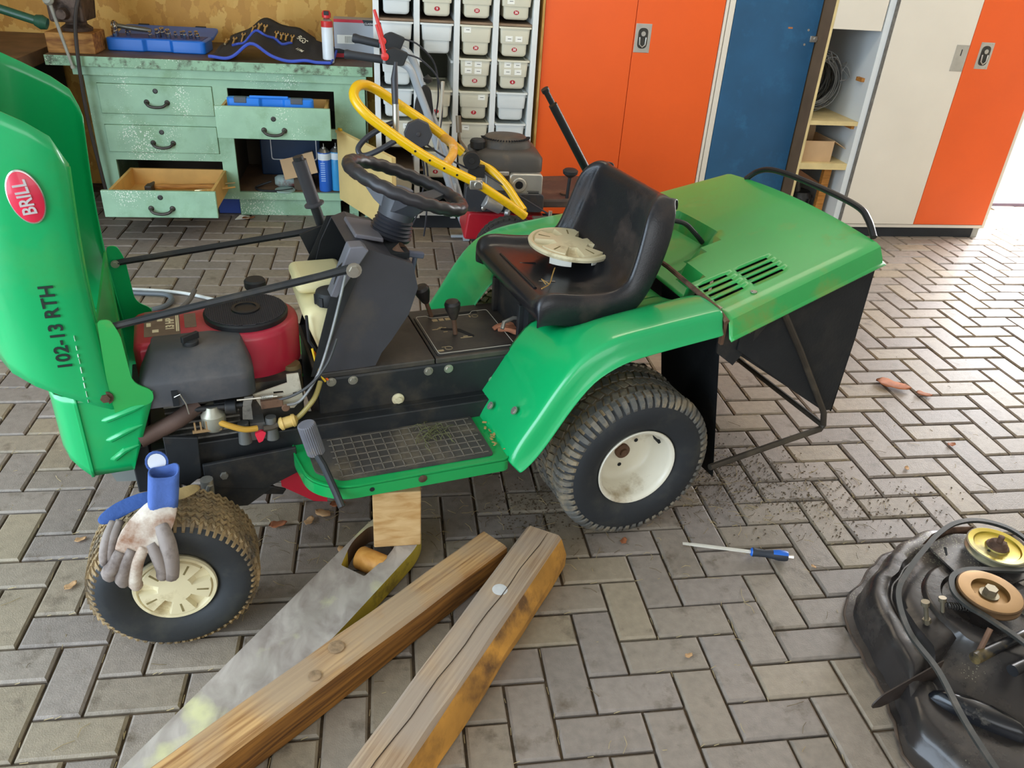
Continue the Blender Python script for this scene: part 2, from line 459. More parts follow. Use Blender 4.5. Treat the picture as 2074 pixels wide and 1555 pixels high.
spec = {  # (column, row): (material, number, stickers)
 (0, 'top'): ('w', None, []), (1, 'top'): ('c', '9', []), (2, 'top'): ('c', '33', [(-.04, .1), (.015, .1)]), (3, 'top'): ('c', '36', [(-.03, .085)]),
 (0, 'second'): ('w', None, []), (1, 'second'): ('w', None, []), (2, 'second'): ('c', '30', [(-.045, .118)]), (3, 'second'): ('c', '38', [(-.03, .085), (.02, .085)]),
 (0, 'third'): ('w', None, []), (2, 'third'): ('c', '25', [(-.035, .118), (.015, .115), (-.035, .084), (.015, .082)]), (3, 'third'): ('c', '6', [(-.03, .118), (.02, .118), (-.03, .084), (.025, .084)]),
 (0, 'fourth'): ('w', None, []), (1, 'fourth'): ('c', '3', []), (2, 'fourth'): ('c', '7', [(.038, .112)]), (3, 'fourth'): ('w', None, []),
 (0, 'fifth'): ('c', '8', [(.045, .115)]), (1, 'fifth'): ('c', None, []), (2, 'fifth'): ('c', None, [(-.04, .115)]), (3, 'fifth'): ('w', None, []),
 (1, 'sixth'): ('c', '0', [(-.045, .115)]), (2, 'sixth'): ('c', '4', []), (3, 'sixth'): ('c', None, [])}
cn = ('first', 'second', 'third', 'fourth')
for (c, r), (mm, no, st) in spec.items():
    cl = 'cream' if mm == 'c' else 'white'
    lab = f'{cl} plastic bin' + (f' with red number {no}' if no else ' without number') + f', {r} row of rack, {cn[c]} column'
    t = make_bin(lab, MATS['bin_cream' if mm == 'c' else 'bin_white']); t['group'] = 'plastic bins in the white rack'
    t.location = ((XS[c]+XS[c+1])/2, RY+.006, rows[r])
    if no: number(t, no)
    for x, z in st: sticker(t, x, z)
t = make_bin('tall cream plastic bin in the leftmost column of rack, above the floor', MATS['bin_cream'], True); t['group'] = 'plastic bins in the white rack'
t.location = ((XS[0]+XS[1])/2, RY+.006, .086+.014); sticker(t, .0, .185)
bpy.context.view_layer.update()

# ------------------------------------------------------------------ cupboards
AY = 2.75
def lock_plate(parent, x, z, w=.082, h=.135, y=0., hasp=True):
    p = MB().box(x-w/2, x+w/2, y-.002, y, z-h/2, z+h/2).build('lock_plate', MATS['steel'], parent, smooth=0, bevel=.001)
    mb = MB()
    if hasp:
        pts = rpoly([(x-.026, z-.05), (x+.026, z-.05), (x+.026, z+.05), (x-.026, z+.05)], .026, 6)
        mb.plate(pts, y-.004, y-.0021, XZ).build('recessed_cup', MATS['dark_steel'], p, smooth=0)
        MB().tube([(x-.017, y-.006, z+.005), (x-.015, y-.008, z-.03), (x, y-.009, z-.043), (x+.015, y-.008, z-.03), (x+.017, y-.006, z+.005)], .0035, 8).cyl((x, y-.004, z+.022), (x, y-.008, z+.022), .012).build('ring_pull', MATS['steel'], p)
    else:
        MB().box(x-.003, x+.003, y-.0024, y-.002, z+.012, z+.045).build('key_slot', MATS['ink'], p, smooth=0)
    s = MB()
    for a in (-1, 1):
        for q in (-1, 1): s.cyl((x+a*(w/2-.008), y-.002, z+q*(h/2-.008)), (x+a*(w/2-.008), y-.004, z+q*(h/2-.008)), .004, n=8)
    s.build('screws', MATS['steel'], p, smooth=0)
cu = thing('orange_cupboard', 'tall orange two-door cupboard between bin rack and blue door', 'cupboard')
MB().box(.155, .168, AY-.02, AY+.55, 0, 2.0).build('side_panel', wood('strip_wood', 'D6B06A', 'A87B3A', 6, (20, 20, 2)), cu, smooth=0, bevel=.002)
MB().box(1.122, 1.137, AY-.004, AY+.55, 0, 2.0).build('side_panel', MATS['cream_lacquer'], cu, smooth=0, bevel=.001)
MB().box(.17, 1.12, AY+.53, AY+.55, .06, 2.0).build('back_panel', MATS['shelf_brown'], cu, smooth=0)
MB().box(.17, 1.12, AY+.02, AY+.5, 0, .075).build('plinth', MATS['plinth_black'], cu, smooth=0)
MB().box(.172, .648, AY-.002, AY+.016, .08, 2.0).build('door', MATS['orange_lacquer'], cu, smooth=0, bevel=.0015)
dr = MB().box(.651, 1.118, AY-.002, AY+.016, .08, 2.0).build('door', MATS['orange_lacquer'], cu, smooth=0, bevel=.0015)
lock_plate(dr, .697, 1.027, .085, .14, AY-.002)
cu = thing('blue_cupboard', 'tall cupboard with dark blue scratched door beside orange doors', 'cupboard')
MB().box(1.142, 1.172, AY-.004, AY+.55, 0, 2.0).build('side_panel', MATS['cream_lacquer'], cu, smooth=0, bevel=.001)
MB().box(1.172, 1.655, AY+.53, AY+.55, .06, 2.0).build('back_panel', MATS['shelf_brown'], cu, smooth=0)
MB().box(1.172, 1.655, AY+.02, AY+.5, 0, .075).build('plinth', MATS['plinth_black'], cu, smooth=0)
dr = MB().box(1.175, 1.655, AY-.004, AY+.016, .08, 2.0).build('door', MATS['blue_lacquer'], cu, smooth=0, bevel=.0015)
MB().box(1.622, 1.661, AY-.014, AY-.004, 1.048, 1.078).cyl((1.650, AY-.014, 1.063), (1.650, AY-.02, 1.063), .011, n=12).build('latch', MATS['steel'], dr, smooth=30, bevel=.001)
MB().cyl((1.604, AY-.004, 1.106), (1.604, AY-.008, 1.106), .006).cyl((1.598, AY-.004, 1.034), (1.598, AY-.008, 1.034), .006).build('screws', MATS['steel'], dr)
MB().box(1.488, 1.513, AY-.0045, AY-.004, 1.108, 1.116).build('scratch', M('bare_wood', 'B8743C', .8), dr, smooth=0)
CY = 2.63
cu = thing('white_cupboard', 'long white cupboard with open shelves, cream door and right orange door', 'cupboard')
pp_ = MB().box(1.663, 1.678, CY, CY+.6, .0605, 2.0).build('side_panel', [M('side_brown', '6E5A44', .7, 0, .15, 6), MATS['pale_wood']], cu, smooth=0)
for p in pp_.data.polygons:
    if p.normal.y < -.5: p.material_index = 1
MB().box(1.9635, 1.998, CY+.001, CY+.6, .06, 2.0).build('side_panel', MATS['white_panel'], cu, smooth=0)
MB().box(2.952, 2.972, CY-.002, CY+.6, .06, 2.0).build('side_panel', MATS['cream_lacquer'], cu, smooth=0, bevel=.001)
MB().box(1.678, 2.952, CY+.585, CY+.6, .06, 2.0).build('back_panel', MATS['shelf_brown'], cu, smooth=0)
MB().box(1.663, 2.972, CY, CY+.6, .06, .078).build('bottom_board', MATS['cream_lacquer'], cu, smooth=0)
MB().box(1.67, 2.91, CY+.01, CY+.5, 0, .06).build('plinth', MATS['plinth_black'], cu, smooth=0)
MB().box(2.91, 2.95, CY+.008, CY+.05, 0, .06).build('foot', M('foot_grey', 'A5A59E', .6), cu, smooth=0)
MB().box(1.999, 2.014, CY-.006, CY+.5, .08, 2.0).build('edge_strip', MATS['grey_edge'], cu, smooth=0, bevel=.003)
MB().box(1.678, 1.9635, CY+.004, CY+.58, .640, .662).build('shelf', MATS['pale_wood'], cu, smooth=0)
MB().box(1.678, 1.9635, CY+.004, CY+.58, .395, .43).build('shelf', MATS['pale_wood'], cu, smooth=0)
MB().box(1.945, 1.9630, CY+.03, CY+.5, .618, .640).build('shelf_batten', wood('batten', 'C98A44', 'A0682C'), cu, smooth=0)
MB().box(1.945, 1.9630, CY+.05, CY+.11, .865, .885).build('shelf_batten', MATS['batten'], cu, smooth=0)
d0 = MB().box(1.679, 1.955, CY+.002, CY+.02, 1.128, 2.0).build('door', MATS['cream_lacquer'], cu, smooth=0, bevel=.001)
d1 = MB().box(2.016, 2.487, CY-.006, CY+.014, .082, 2.0).build('door', MATS['cream_lacquer'], cu, smooth=0, bevel=.0015)
d2 = MB().box(2.49, 2.950, CY-.006, CY+.014, .082, 2.0).build('door', MATS['orange_lacquer'], cu, smooth=0, bevel=.0015)
lock_plate(d1, 2.447, 1.015, .076, .135, CY-.006, False); lock_plate(d2, 2.59, 1.033, .08, .135, CY-.006)

# contents of the open shelves
t = thing('cable_coil', 'big tangled coil of grey wire on the upper open shelf', 'wire', (1.80, CY+.3, .83))
g = M('wire_grey', '8E8E8C', .45, .3, .2, 30); g2 = M('wire_dark', '4E4F50', .5, .2, .2, 30)
A, B = MB(), MB()
for i in range(46):
    rr = rnd.uniform(.105, .158); yo = rnd.uniform(-.09, .09)*(1-((rr-.13)/.03)**2*.3); ph = rnd.uniform(0, 6); tl = rnd.uniform(-.12, .12)
    pts = [(rr*.92*cos(a)+.004*sin(3*a+ph), yo+tl*rr*sin(a+ph), rr*sin(a)*1.05+.004*cos(2*a+ph)) for a in [2*pi*j/26 for j in range(26)]]
    (A if i % 5 < 3 else B).tube(pts, .0028, 5, closed=True)
for i in range(9):
    a0 = rnd.uniform(.5, 2.6); p0 = Vector((.13*cos(a0), -.09, .13*sin(a0))); q1 = p0+Vector((rnd.uniform(-.08, .05), -.03, rnd.uniform(-.06, .06)))
    q2 = q1+Vector((rnd.uniform(-.07, .05), -.01, rnd.uniform(-.09, .02)))
    A.tube(spline([p0, q1, q2], 5), .0025, 5)
A.build('light_strands', g, t, kind='stuff'); B.build('dark_strands', g2, t, kind='stuff')
MB().box(-.115, -.09, -.135, -.128, -.15, -.07, Matrix.Rotation(.5, 4, 'Y')).build('tag_clip', MATS['steel'], t, smooth=0)
t = thing('carton', 'small open brown carton with raised flap on lower open shelf', 'box', (1.79, CY+.16, .4305))
cb = M('cardboard', 'C3A27A', .8, 0, .08, 8)
MB().box(-.10, .085, -.12, -.117, 0, .115).box(-.10, .085, .12, .123, 0, .115).box(-.10, -.097, -.12, .12, 0, .115).box(.082, .085, -.117, .12, 0, .115).box(-.097, .082, -.117, .12, 0, .003).build('carton_body', cb, t, smooth=0)
MB().box(-.10, .085, 0, .003, 0, .085, Matrix.Translation((0, .12, .115)) @ Matrix.Rotation(R(-12), 4, 'X')).build('flap', cb, t, smooth=0)
MB().box(0, .09, -.11, .11, 0, .003, Matrix.Translation((.086, 0, .114)) @ Matrix.Rotation(R(28), 4, 'Y')).build('flap', cb, t, smooth=0)
t = thing('small_trestle', 'brown wooden batten trestle leaning in bottom compartment of open shelves', 'trestle', (1.90, CY+.08, .0785))
MB().box(-.02, .025, 0, .03, 0, .314).build('post', MATS['batten'], t, smooth=0)
MB().box(-.2, .0, .035, .06, -.02, .02, Matrix.Translation((0, 0, .18)) @ Matrix.Rotation(R(28), 4, 'Y')).build('rail', M('dark_batten', '7A5234', .7), t, smooth=0)
t = thing('small_motor', 'black greasy small motor in bottom compartment of open shelves', 'motor', (1.80, CY+.16, .0785))
MB().lathe([(.0, 0), (.07, 0), (.075, .02), (.075, .12), (.06, .15), (.03, .16), (0, .165)], (0, 0, 0), (0, 0, 1), 20).build('housing', M('black_plastic', '1E1F21', .4, 0, .15, 20), t)
fm = MB()
for k in range(10):
    a = k*pi/5; fm.box(.072, .088, -.004, .004, .02, .12, Matrix.Rotation(a, 4, 'Z'))
fm.build('fins', MATS['black_plastic'], t, smooth=0)
MB().cyl((-.03, -.02, .15), (-.05, -.03, .23), .022, .018).build('filler', MATS['dark_steel'], t)

# ------------------------------------------------------------------ green workbench
BY = 2.87
bn = thing('workbench', 'green painted workbench with drawers and dark worktop', 'workbench')
MB().box(-2.28, -.70, BY-.045, WY-.005, .772, .82).build('worktop', [MATS['bench_edge'], MATS['bench_top']], bn, smooth=0, bevel=.002)
for p in bn.children[0].data.polygons:
    if p.normal.z > .5 and p.center.z > .81: p.material_index = 1
MB().box(-2.17, -.735, BY-.022, WY-.02, .728, .7715).build('apron', MATS['bench_green'], bn, smooth=0, bevel=.002)
g = MATS['bench_green']
MB().plate([(-2.13, .10), (-.745, .10), (-.745, .728), (-2.13, .728)], BY, BY+.02, XZ,
   [[(-2.075, .54), (-2.075, .69), (-1.518, .69), (-1.518, .54)], [(-2.075, .345), (-2.075, .487), (-1.518, .487), (-1.518, .345)],
    [(-2.05, .145), (-2.05, .305), (-1.512, .305), (-1.512, .145)], [(-1.445, .49), (-1.445, .685), (-.905, .685), (-.905, .49)],
    [(-1.438, .14), (-1.438, .44), (-.893, .44), (-.893, .14)]]).build('front_frame', g, bn, smooth=0)
MB().box(-2.13, -2.11, BY+.02, WY-.03, .0, .728).build('side_panel', g, bn, smooth=0)
MB().box(-.765, -.745, BY+.02, WY-.03, .0, .728).build('side_panel', g, bn, smooth=0)
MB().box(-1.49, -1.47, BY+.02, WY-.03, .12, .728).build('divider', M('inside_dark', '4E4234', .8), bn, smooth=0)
MB().box(-1.47, -.765, BY+.02, WY-.03, .122, .14).build('shelf', M('shelf_dirty', '7A5C40', .8, 0, .2, 9), bn, smooth=0)
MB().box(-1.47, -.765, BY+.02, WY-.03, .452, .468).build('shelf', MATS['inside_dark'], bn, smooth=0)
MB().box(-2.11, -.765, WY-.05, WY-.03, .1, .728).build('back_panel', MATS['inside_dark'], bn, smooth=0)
MB().box(-1.45, -.90, BY+.035, BY+.055, .0, .10).build('kick_board', g, bn, smooth=0)
MB().box(-.85, -.80, BY+.01, BY+.06, .0, .10).build('foot', MATS['bench_edge'], bn, smooth=0)
MB().box(-2.12, -2.06, BY+.01, BY+.06, .0, .10).build('foot', g, bn, smooth=0)
def pull(dr, x, z, y):
    h = MB().tube(spline([(x-.05, y, z+.006), (x-.046, y-.02, z), (x-.03, y-.026, z-.010), (x, y-.028, z-.014), (x+.03, y-.026, z-.010), (x+.046, y-.02, z), (x+.05, y, z+.006)], 5), .0072, 10)
    for s in (-1, 1): h.lathe([(.014, 0), (.013, .004), (.008, .008), (0, .009)], (x+s*.05, y, z+.006), (0, -1, 0), 16)
    h.build('drawer_pull', MATS['cast_iron'], dr)
    MB().lathe([(.0125, 0), (.0125, .002), (.009, .0035), (.0085, .0015), (0, .0015)], (x, y, z+.062), (0, -1, 0), 20).box(x-.0016, x+.0016, y-.0022, y-.0016, z+.055, z+.069).build('keyhole', MATS['dark_steel'], dr)
def drawer(name, x0, x1, z0, z1, y, depth, hx, hz, base=0):
    d = MB().box(x0, x1, y-.02, y, z0, z1).build('drawer_front', g, bn, smooth=0, bevel=.003)
    if depth:
        b = MB(); zz = z1-.012
        b.box(x0+.02, x0+.034, y, y+depth, z0+.012, zz).box(x1-.034, x1-.02, y, y+depth, z0+.012, zz).box(x0+.034, x1-.034, y+depth-.014, y+depth, z0+.012, zz)
        b.box(x0+.034, x1-.034, y, y+depth-.014, z0+(.012 if z0 > .3 else .03), z0+(.02 if z0 > .3 else .038)).box(x0+.034, x1-.034, y, y+.012, z0+.02, zz)
        b.build('drawer_box', MATS['drawer_wood'], d, smooth=0)
    pull(d, hx, hz, y-.02)
    return d
drawer('d', -2.073, -1.520, .542, .688, BY+.012, 0, -1.797, .597)
drawer('d', -2.073, -1.520, .347, .485, BY+.012, 0, -1.797, .392)
drawer('d', -2.012, -1.478, .137, .270, 2.45, .44, -1.740, .178)
drawer('d', -1.476, -.915, .482, .640, 2.665, .30, -1.196, .522)
# open yellow cupboard door, hinged on the right
hd = Vector((-.592+.884, 2.30-2.862, 0)); hl = hd.length; hd.normalize()
T = Matrix.Identity(4); nn = Vector((0, 0, 1)).cross(hd)
for i in range(3): T[i][0], T[i][1], T[i][2], T[i][3] = hd[i], nn[i], (0, 0, 1)[i], (-.884, 2.862, 0)[i]
dd = MB().box(0, hl, -.018, 0, .115, .495, T).build('door', [M('door_ply', 'E3C682', .6, 0, .08, 6)], bn, smooth=0, bevel=.002)
MB().box(hl-.035, hl, -.024, -.0185, .115, .495, T).box(0, hl-.036, -.024, -.0185, .48, .495, T).build('edge_trim', MATS['door_ply'], dd, smooth=0)
MB().box(.02, .05, -.02, -.005, .496, .508, T).build('paint_blob', M('yellow_tape', 'F2C62A', .5), dd, smooth=0, bevel=.003)

# ------------------------------------------------------------------ things on, in and beside the bench
bp = M('case_blue', '1E6CC8', .35, 0, .05, 6); bk = M('black_rubber', '232425', .6, 0, .15, 20); ch = M('chrome', 'D8D3C8', .2, 1, .05, 20)
t = thing('socket_case', 'open blue socket set case on the workbench', 'toolbox', (-1.80, 3.02, .8205), R(-2))
def caseb(mb, w, d, h, z=0, r=.025):
    o = rpoly([(-w/2, 0), (-w*.13, 0), (-w*.10, .018), (w*.14, .018), (w*.17, 0), (w/2, 0), (w/2, d), (-w/2, d)], [r, .005, .005, .005, .005, r, r, r], 4)
    return mb.plate(o, z, z+h, XY)
caseb(MB(), .49, .19, .062).build('tray', bp, t, smooth=40, bevel=.006)
MB().box(-.225, .225, .022, .175, .0625, .064).build('insert', M('insert_blue', '22408A', .5), t, smooth=0)
T2 = Matrix.Translation((0, .195, .05)) @ Matrix.Rotation(R(10), 4, 'X')
lb = MB(); lb.plate(rpoly([(-.245, 0), (.245, 0), (.245, .17), (-.245, .17)], .025, 4), 0, .018, lambda u, v, w_: T2 @ Vector((u, v, w_-.009)))
lb.build('lid', M('lid_blue', '3A68B4', .4), t, smooth=40, bevel=.004)
for x in (-.15, .15): MB().box(x-.028, x+.028, .165, .18, -.02, .012, T2).build('clasp', bk, t, smooth=0, bevel=.002)
for i, (x, rr, h) in enumerate([(-.2, .015, .05), (-.2, .012, .075), (-.15, .012, .03), (-.03, .009, .03), (.0, .011, .04), (.02, .014, .045), (.06, .013, .045), (.09, .008, .03), (.115, .008, .03), (.14, .01, .04), (.165, .01, .035), (.19, .011, .035), (.205, .01, .03)]):
    yy = .045+.05*((i*7) % 3)/2
    tag(MB().lathe([(rr, 0), (rr, h*.6), (rr*.8, h*.65), (rr*.8, h), (rr*.5, h), (rr*.5, h*.8), (0, h*.8)], (0, 0, 0), (0, -.35, 1), 14).build('socket', ch, None, loc=(-1.80+x, 3.02+yy, .8875)),
        ORD[i]+' chrome socket from the left in open blue case', 'socket', 'sockets in the blue case')
t2 = tag(MB().lathe([(.008, 0), (.012, .02), (.013, .1), (.011, .115), (.012, .16), (.022, .175), (.022, .19), (.0, .195)], (0, 0, 0), (-1, 0, .1), 14).build('ratchet', M('ratchet_dark', '6C675A', .35, .6), None, loc=(-1.83, 3.10, .915)), 'dark ratchet wrench lying in the open blue case', 'wrench')

# tool roll
t = thing('tool_roll', 'unrolled black tool roll with blue binding and spanners', 'tool roll', (-1.23, 2.98, .8205))
cl = M('roll_cloth', '2E2C2A', .9, 0, .15, 40, .3, 200); bl = M('roll_binding', '3F56B8', .7)
def rollz(u, v):
    return .012+.075*math.exp(-((u+.06)/.07)**2)*(1-v*.35)+.125*v**1.6*(1-.75*abs(u-.05)**1.2*3.0 if abs(u-.05) < .3 else .2)
def rp(u, v): # u -.27..+.31 along bench, v 0 front..1 back
    sk = .10*v
    return Vector((u+.02*v, -.15+.04*abs(u)+v*.34-(.06*v if u > .2 else 0), max(.006, rollz(u, v)*(1-max(0, (u-.12))*2.6)+.004*sin(40*u+9*v))))
mb = MB(); nu, nv = 40, 14
gr = [[mb.bm.verts.new(rp(-.28+.60*i/nu, j/nv)) for j in range(nv+1)] for i in range(nu+1)]
for i in range(nu):
    for j in range(nv): mb.face([gr[i][j], gr[i+1][j], gr[i+1][j+1], gr[i][j+1]])
mb.build('cloth', cl, t, smooth=180, solid=.006, off=1)
MB().tube([rp(-.28+.60*i/nu, 0)+Vector((0, -.004, .004)) for i in range(nu+1)], .008, 7).build('binding', bl, t)
MB().tube([rp(.32, j/nv)+Vector((.002, 0, .004)) for j in range(nv+1)], .006, 7).build('binding', bl, t)
MB().tube([rp(-.2+.3*i/20, .55+.05*sin(i))+Vector((0, -.004, .010)) for i in range(21)], .007, 7).build('binding', bl, t)
for i, (u, L_) in enumerate([(-.24, .06), (-.20, .06), (-.155, .07), (-.10, .075), (-.065, .06), (-.035, .05), (.02, .045), (.045, .045), (.068, .05), (.098, .05)]):
    p = rp(u, .58)+Vector((0, -.005, .012)); q = rp(u, .86)+Vector((0, -.008, .016)); d = (q-p).normalized()
    s = MB().tube([p, p+d*L_], .0055, 6)
    x = Vector((1, 0, 0)); c = p+d*L_
    for a in (-1, 1): s.tube([c-d*.004, c+x*a*.008+d*.006, c+x*a*.007+d*.018], .0042, 6)
    tag(s.build('spanner', M('spanner_steel', 'D2BC8E', .3, .8, .1, 20) if i < 6 else ch, None), ORD[i]+(' brassy' if i < 6 else ' bright')+' spanner from the left in the tool roll', 'spanner', 'spanners in the tool roll')
for ob in [o for o in col.objects if o.name.startswith('spanner')]: ob.location = t.location
for s_, z_, sz in (('BGS', .74, .040), ('1196', .44, .024)):
    o = rp(.165, z_); e1 = rp(.215, z_-.08)-o; e2 = rp(.165, z_+.1)-o
    text(s_, sz*1.15, 'lettering', M('roll_print', 'E6DEC2', .7), t, Matrix.Translation((-.02, -.008, .016)) @ frame(o, e1, e2), .0006, bold=.0004)

t = thing('spray_can', 'white spray can with red band and cap on workbench', 'can', (-.925, 2.915, .8205))
MB().lathe([(.026, 0), (.029, .003), (.029, .172), (.028, .174)], (0, 0, 0), (0, 0, 1), 28).build('can_body', M('can_white', 'E8EEF0', .35), t)
MB().lathe([(.0293, .172), (.0295, .174), (.0295, .198), (.027, .201)], (0, 0, 0), (0, 0, 1), 28).build('red_band', M('can_red', 'D8302C', .4), t)
MB().lathe([(.027, .2011), (.016, .211), (.014, .213)], (0, 0, 0), (0, 0, 1), 28).build('dome', MATS['steel'], t)
MB().lathe([(.014, .2131), (.022, .216), (.023, .235), (.016, .248), (.0, .250)], (0, 0, 0), (0, 0, 1), 20).build('cap', MATS['can_red'], t)
MB().box(-.012, .014, -.024, -.016, .228, .248).build('trigger', bk, t, smooth=0, bevel=.003)
t = thing('product_box', 'grey and red retail carton behind the white spray can', 'box', (-.795, 3.08, .8205), R(2))
gb = M('box_grey', 'A9ADB2', .45, 0, .05, 6); rb = M('box_red', 'C82A3C', .45); kb = M('box_black', '1E2024', .45); pb = M('box_purple', '5558A8', .45, 0, .35, 22, 0, 60, ('D0D4EE', .3, 18))
MB().box(-.105, .105, 0, .13, 0, .195).build('carton', gb, t, smooth=0, bevel=.002)
MB().box(-.1052, .07, -.0008, -.0001, .18, .195).build('red_stripe', rb, t, smooth=0)
MB().plate([(.045, .195), (.058, .168), (.1052, .168), (.1052, .195)], -.0009, -.0001, XZ).build('black_corner', kb, t, smooth=0)
text('CLASSIC', .013, 'lettering', MATS['white_ink'], t, frame((.081, -.0012, .1765), (1, 0, 0), (0, 0, 1)), .0003)
MB().plate([(-.1052, .0), (.1052, .0), (.1052, .03), (.0, .03), (-.08, .05), (-.1052, .05)], -.0008, -.0001, XZ).build('black_foot', kb, t, smooth=0)
MB().box(-.1052, .06, -.0016, -.0009, .006, .026).build('red_stripe', rb, t, smooth=0)
MB().box(-.1058, -.1052, 0, .13, .05, .18).build('picture_side', pb, t, smooth=0)
lb = MB().box(-.09, .0, -.0014, -.0001, .075, .118).build('barcode_label', MATS['paper'], t, smooth=0)
bb = MB()
for i in range(16): bb.box(-.05+i*.003, -.05+i*.003+(.0016 if i % 3 else .0008), -.0018, -.0014, .08, .113)
bb.build('bars', M('bar_grey', '8C8C84', .6), lb, smooth=0)
t = thing('blue_case', 'closed blue tool case standing in the open right drawer', 'toolbox', (-1.212, 2.70, .505))
caseb(MB(), .425, .055, .165).build('shell', M('case_blue2', '2A7FE0', .35, 0, .04, 5), t, smooth=40, bevel=.006)
MB().box(-.1, .09, .004, .014, .165, .178).build('carry_handle', MATS['case_blue2'], t, smooth=0, bevel=.004)
for x in (-.145, .13): MB().box(x-.03, x+.03, -.004, .03, .142, .170).build('clasp', M('clasp_grey', '50545A', .5), t, smooth=0, bevel=.003)
t = thing('hammer', 'hammer with wooden handle lying in the lowest open drawer', 'hammer', (-1.86, 2.76, .180), R(-3))
MB().lathe([(.012, 0), (.014, .05), (.0125, .15), (.0155, .3), (.016, .33), (.0, .333)], (0, 0, .016), (1, 0, .03), 14).build('handle', wood('hammer_wood', 'C58A44', '8E5A26', 6, (2, 20, 20)), t)
MB().box(-.022, .014, -.06, .0, 0, .034).build('head', MATS['cast_iron'], t, smooth=0, bevel=.005)
MB().plate([(-.02, 0), (.012, 0), (.0, .05), (-.008, .05)], .005, .03, XY).build('peen', MATS['cast_iron'], t, smooth=0, bevel=.003)
for i, (x, y, a, l, m_) in enumerate([(-1.61, 2.62, .7, .16, 'w'), (-1.57, 2.60, .5, .15, 'w'), (-1.64, 2.64, .1, .12, 's'), (-1.58, 2.70, .4, .14, 's')]):
    q = MB().lathe([(.004, 0), (.008, .02), (.009, l*.5), (.006, l*.6), (.004, l), (0, l+.001)], (0, 0, .012), (cos(a), sin(a), 0), 10)
    tag(q.build('hand_tool', MATS['drawer_wood'] if m_ == 'w' else MATS['spanner_steel'], None, loc=(x, y+.08, .178+.012*(i % 2))),
        ('front wooden handled file', 'rear wooden handled file', 'short steel hand tool', 'long steel hand tool')[i]+' in the lowest open drawer', 'tool', 'loose tools in the lowest drawer')
# inside the cupboard
for i, (x, y, lab, s_) in enumerate([(-.978, 2.93, 'blue and white spray can standing in the bench cupboard', 0), (-.915, 2.95, 'light blue can behind the door edge in bench cupboard', 1)]):
    t = thing('aerosol_can', lab, 'can', (x, y, .1405))
    MB().lathe([(.033, 0), (.035, .004), (.035, .21), (.033, .215)], (0, 0, 0), (0, 0, 1), 26).build('can_body', M('aero_blue', '2F66C4', .3, .0, .05, 6) if s_ == 0 else M('aero_light', '3E9AD0', .3), t)
    MB().lathe([(.0353, .175), (.0353, .21)], (0, 0, 0), (0, 0, 1), 26, caps=False).build('white_band', M('can_white', 'E8EEF0', .35), t)
    MB().lathe([(.033, .2152), (.020, .232), (.012, .234), (.012, .242), (.003, .243), (.003, .26), (0, .26)], (0, 0, 0), (0, 0, 1), 22).build('dome', MATS['steel'], t)
    if s_ == 0:
        fr_ = MB()
        for k in range(9): fr_.box(-.02, .004, -.0356, -.0352, .06+k*.012, .065+k*.012)
        fr_.build('print_lines', M('print_pale', '9FC0EE', .5), t, smooth=0)
t = thing('power_tool_case', 'dark blue plastic case with white outline at back of bench cupboard', 'case', (-1.19, 3.22, .1405))
MB().box(-.17, .17, 0, .10, 0, .29).build('case_body', M('case_navy', '1C3350', .4), t, smooth=0, bevel=.008)
MB().plate(rpoly([(-.11, .09), (.15, .09), (.15, .275), (-.11, .275)], .015, 3), -.003, -.0005, XZ, [rpoly([(-.105, .095), (.145, .095), (.145, .27), (-.105, .27)], .015, 3)[::-1]]).build('outline', MATS['white_ink'], t, smooth=0)
t = thing('cardboard_sheet', 'folded piece of cardboard propped in the bench cupboard', 'cardboard', (-1.10, 2.90, .225))
T3 = Matrix.Rotation(R(-14), 4, 'Y') @ Matrix.Rotation(R(-20), 4, 'X')
MB().box(-.095, -.01, 0, .004, 0, .11, T3 @ Matrix.Rotation(R(10), 4, 'Z')).box(-.01, .09, 0, .004, 0, .115, T3 @ Matrix.Rotation(R(-8), 4, 'Z')).build('sheet', cb, t, smooth=0)
MB().box(.04, .09, .005, .03, .10, .125, T3).build('clip', bk, t, smooth=0, bevel=.004)
MB().box(-.05, .05, .02, .16, -.084, .02).build('support', MATS['inside_dark'], t, smooth=0)
t = thing('angle_grinder', 'grey and red power tool lying in the bench cupboard', 'tool', (-1.26, 2.98, .1405))
MB().lathe([(.02, 0), (.034, .02), (.034, .1), (.028, .16), (.0, .165)], (0, 0, .034), (1, .1, 0), 16).build('tool_body', M('tool_grey', '8FA09A', .5, 0, .3, 20, 0, 60, ('7A2A22', .3, 15)), t)
MB().lathe([(.055, 0), (.055, .006), (0, .008)], (.06, -.07, .001), (0, 0, 1), 24).build('disc', M('disc_pale', '9FB8AE', .5), t)
MB().tube(spline([(-.02, 0, .03), (-.1, -.03, .006), (-.07, -.09, .006), (.03, -.1, .006), (.1, -.06, .006)], 8), .006, 8).build('cord', bk, t)
t = thing('blue_box', 'dark blue box on the floor under the bench corner', 'box', (-1.51, 2.93, 0))
MB().box(-.06, .055, 0, .3, 0, .115).build('box_body', M('box_navy', '1B3A86', .5), t, smooth=0, bevel=.002)
tag(MB().plate([(0, 0), (.07, .01), (.08, .05), (.02, .06)], 0, .002, lambda u, v, w_: Vector((u, v, w_+.01*sin(40*u)))).build('paper_scrap', MATS['paper'], None, loc=(-1.47, 2.81, .003)), 'crumpled white paper scrap on floor by bench', 'paper')

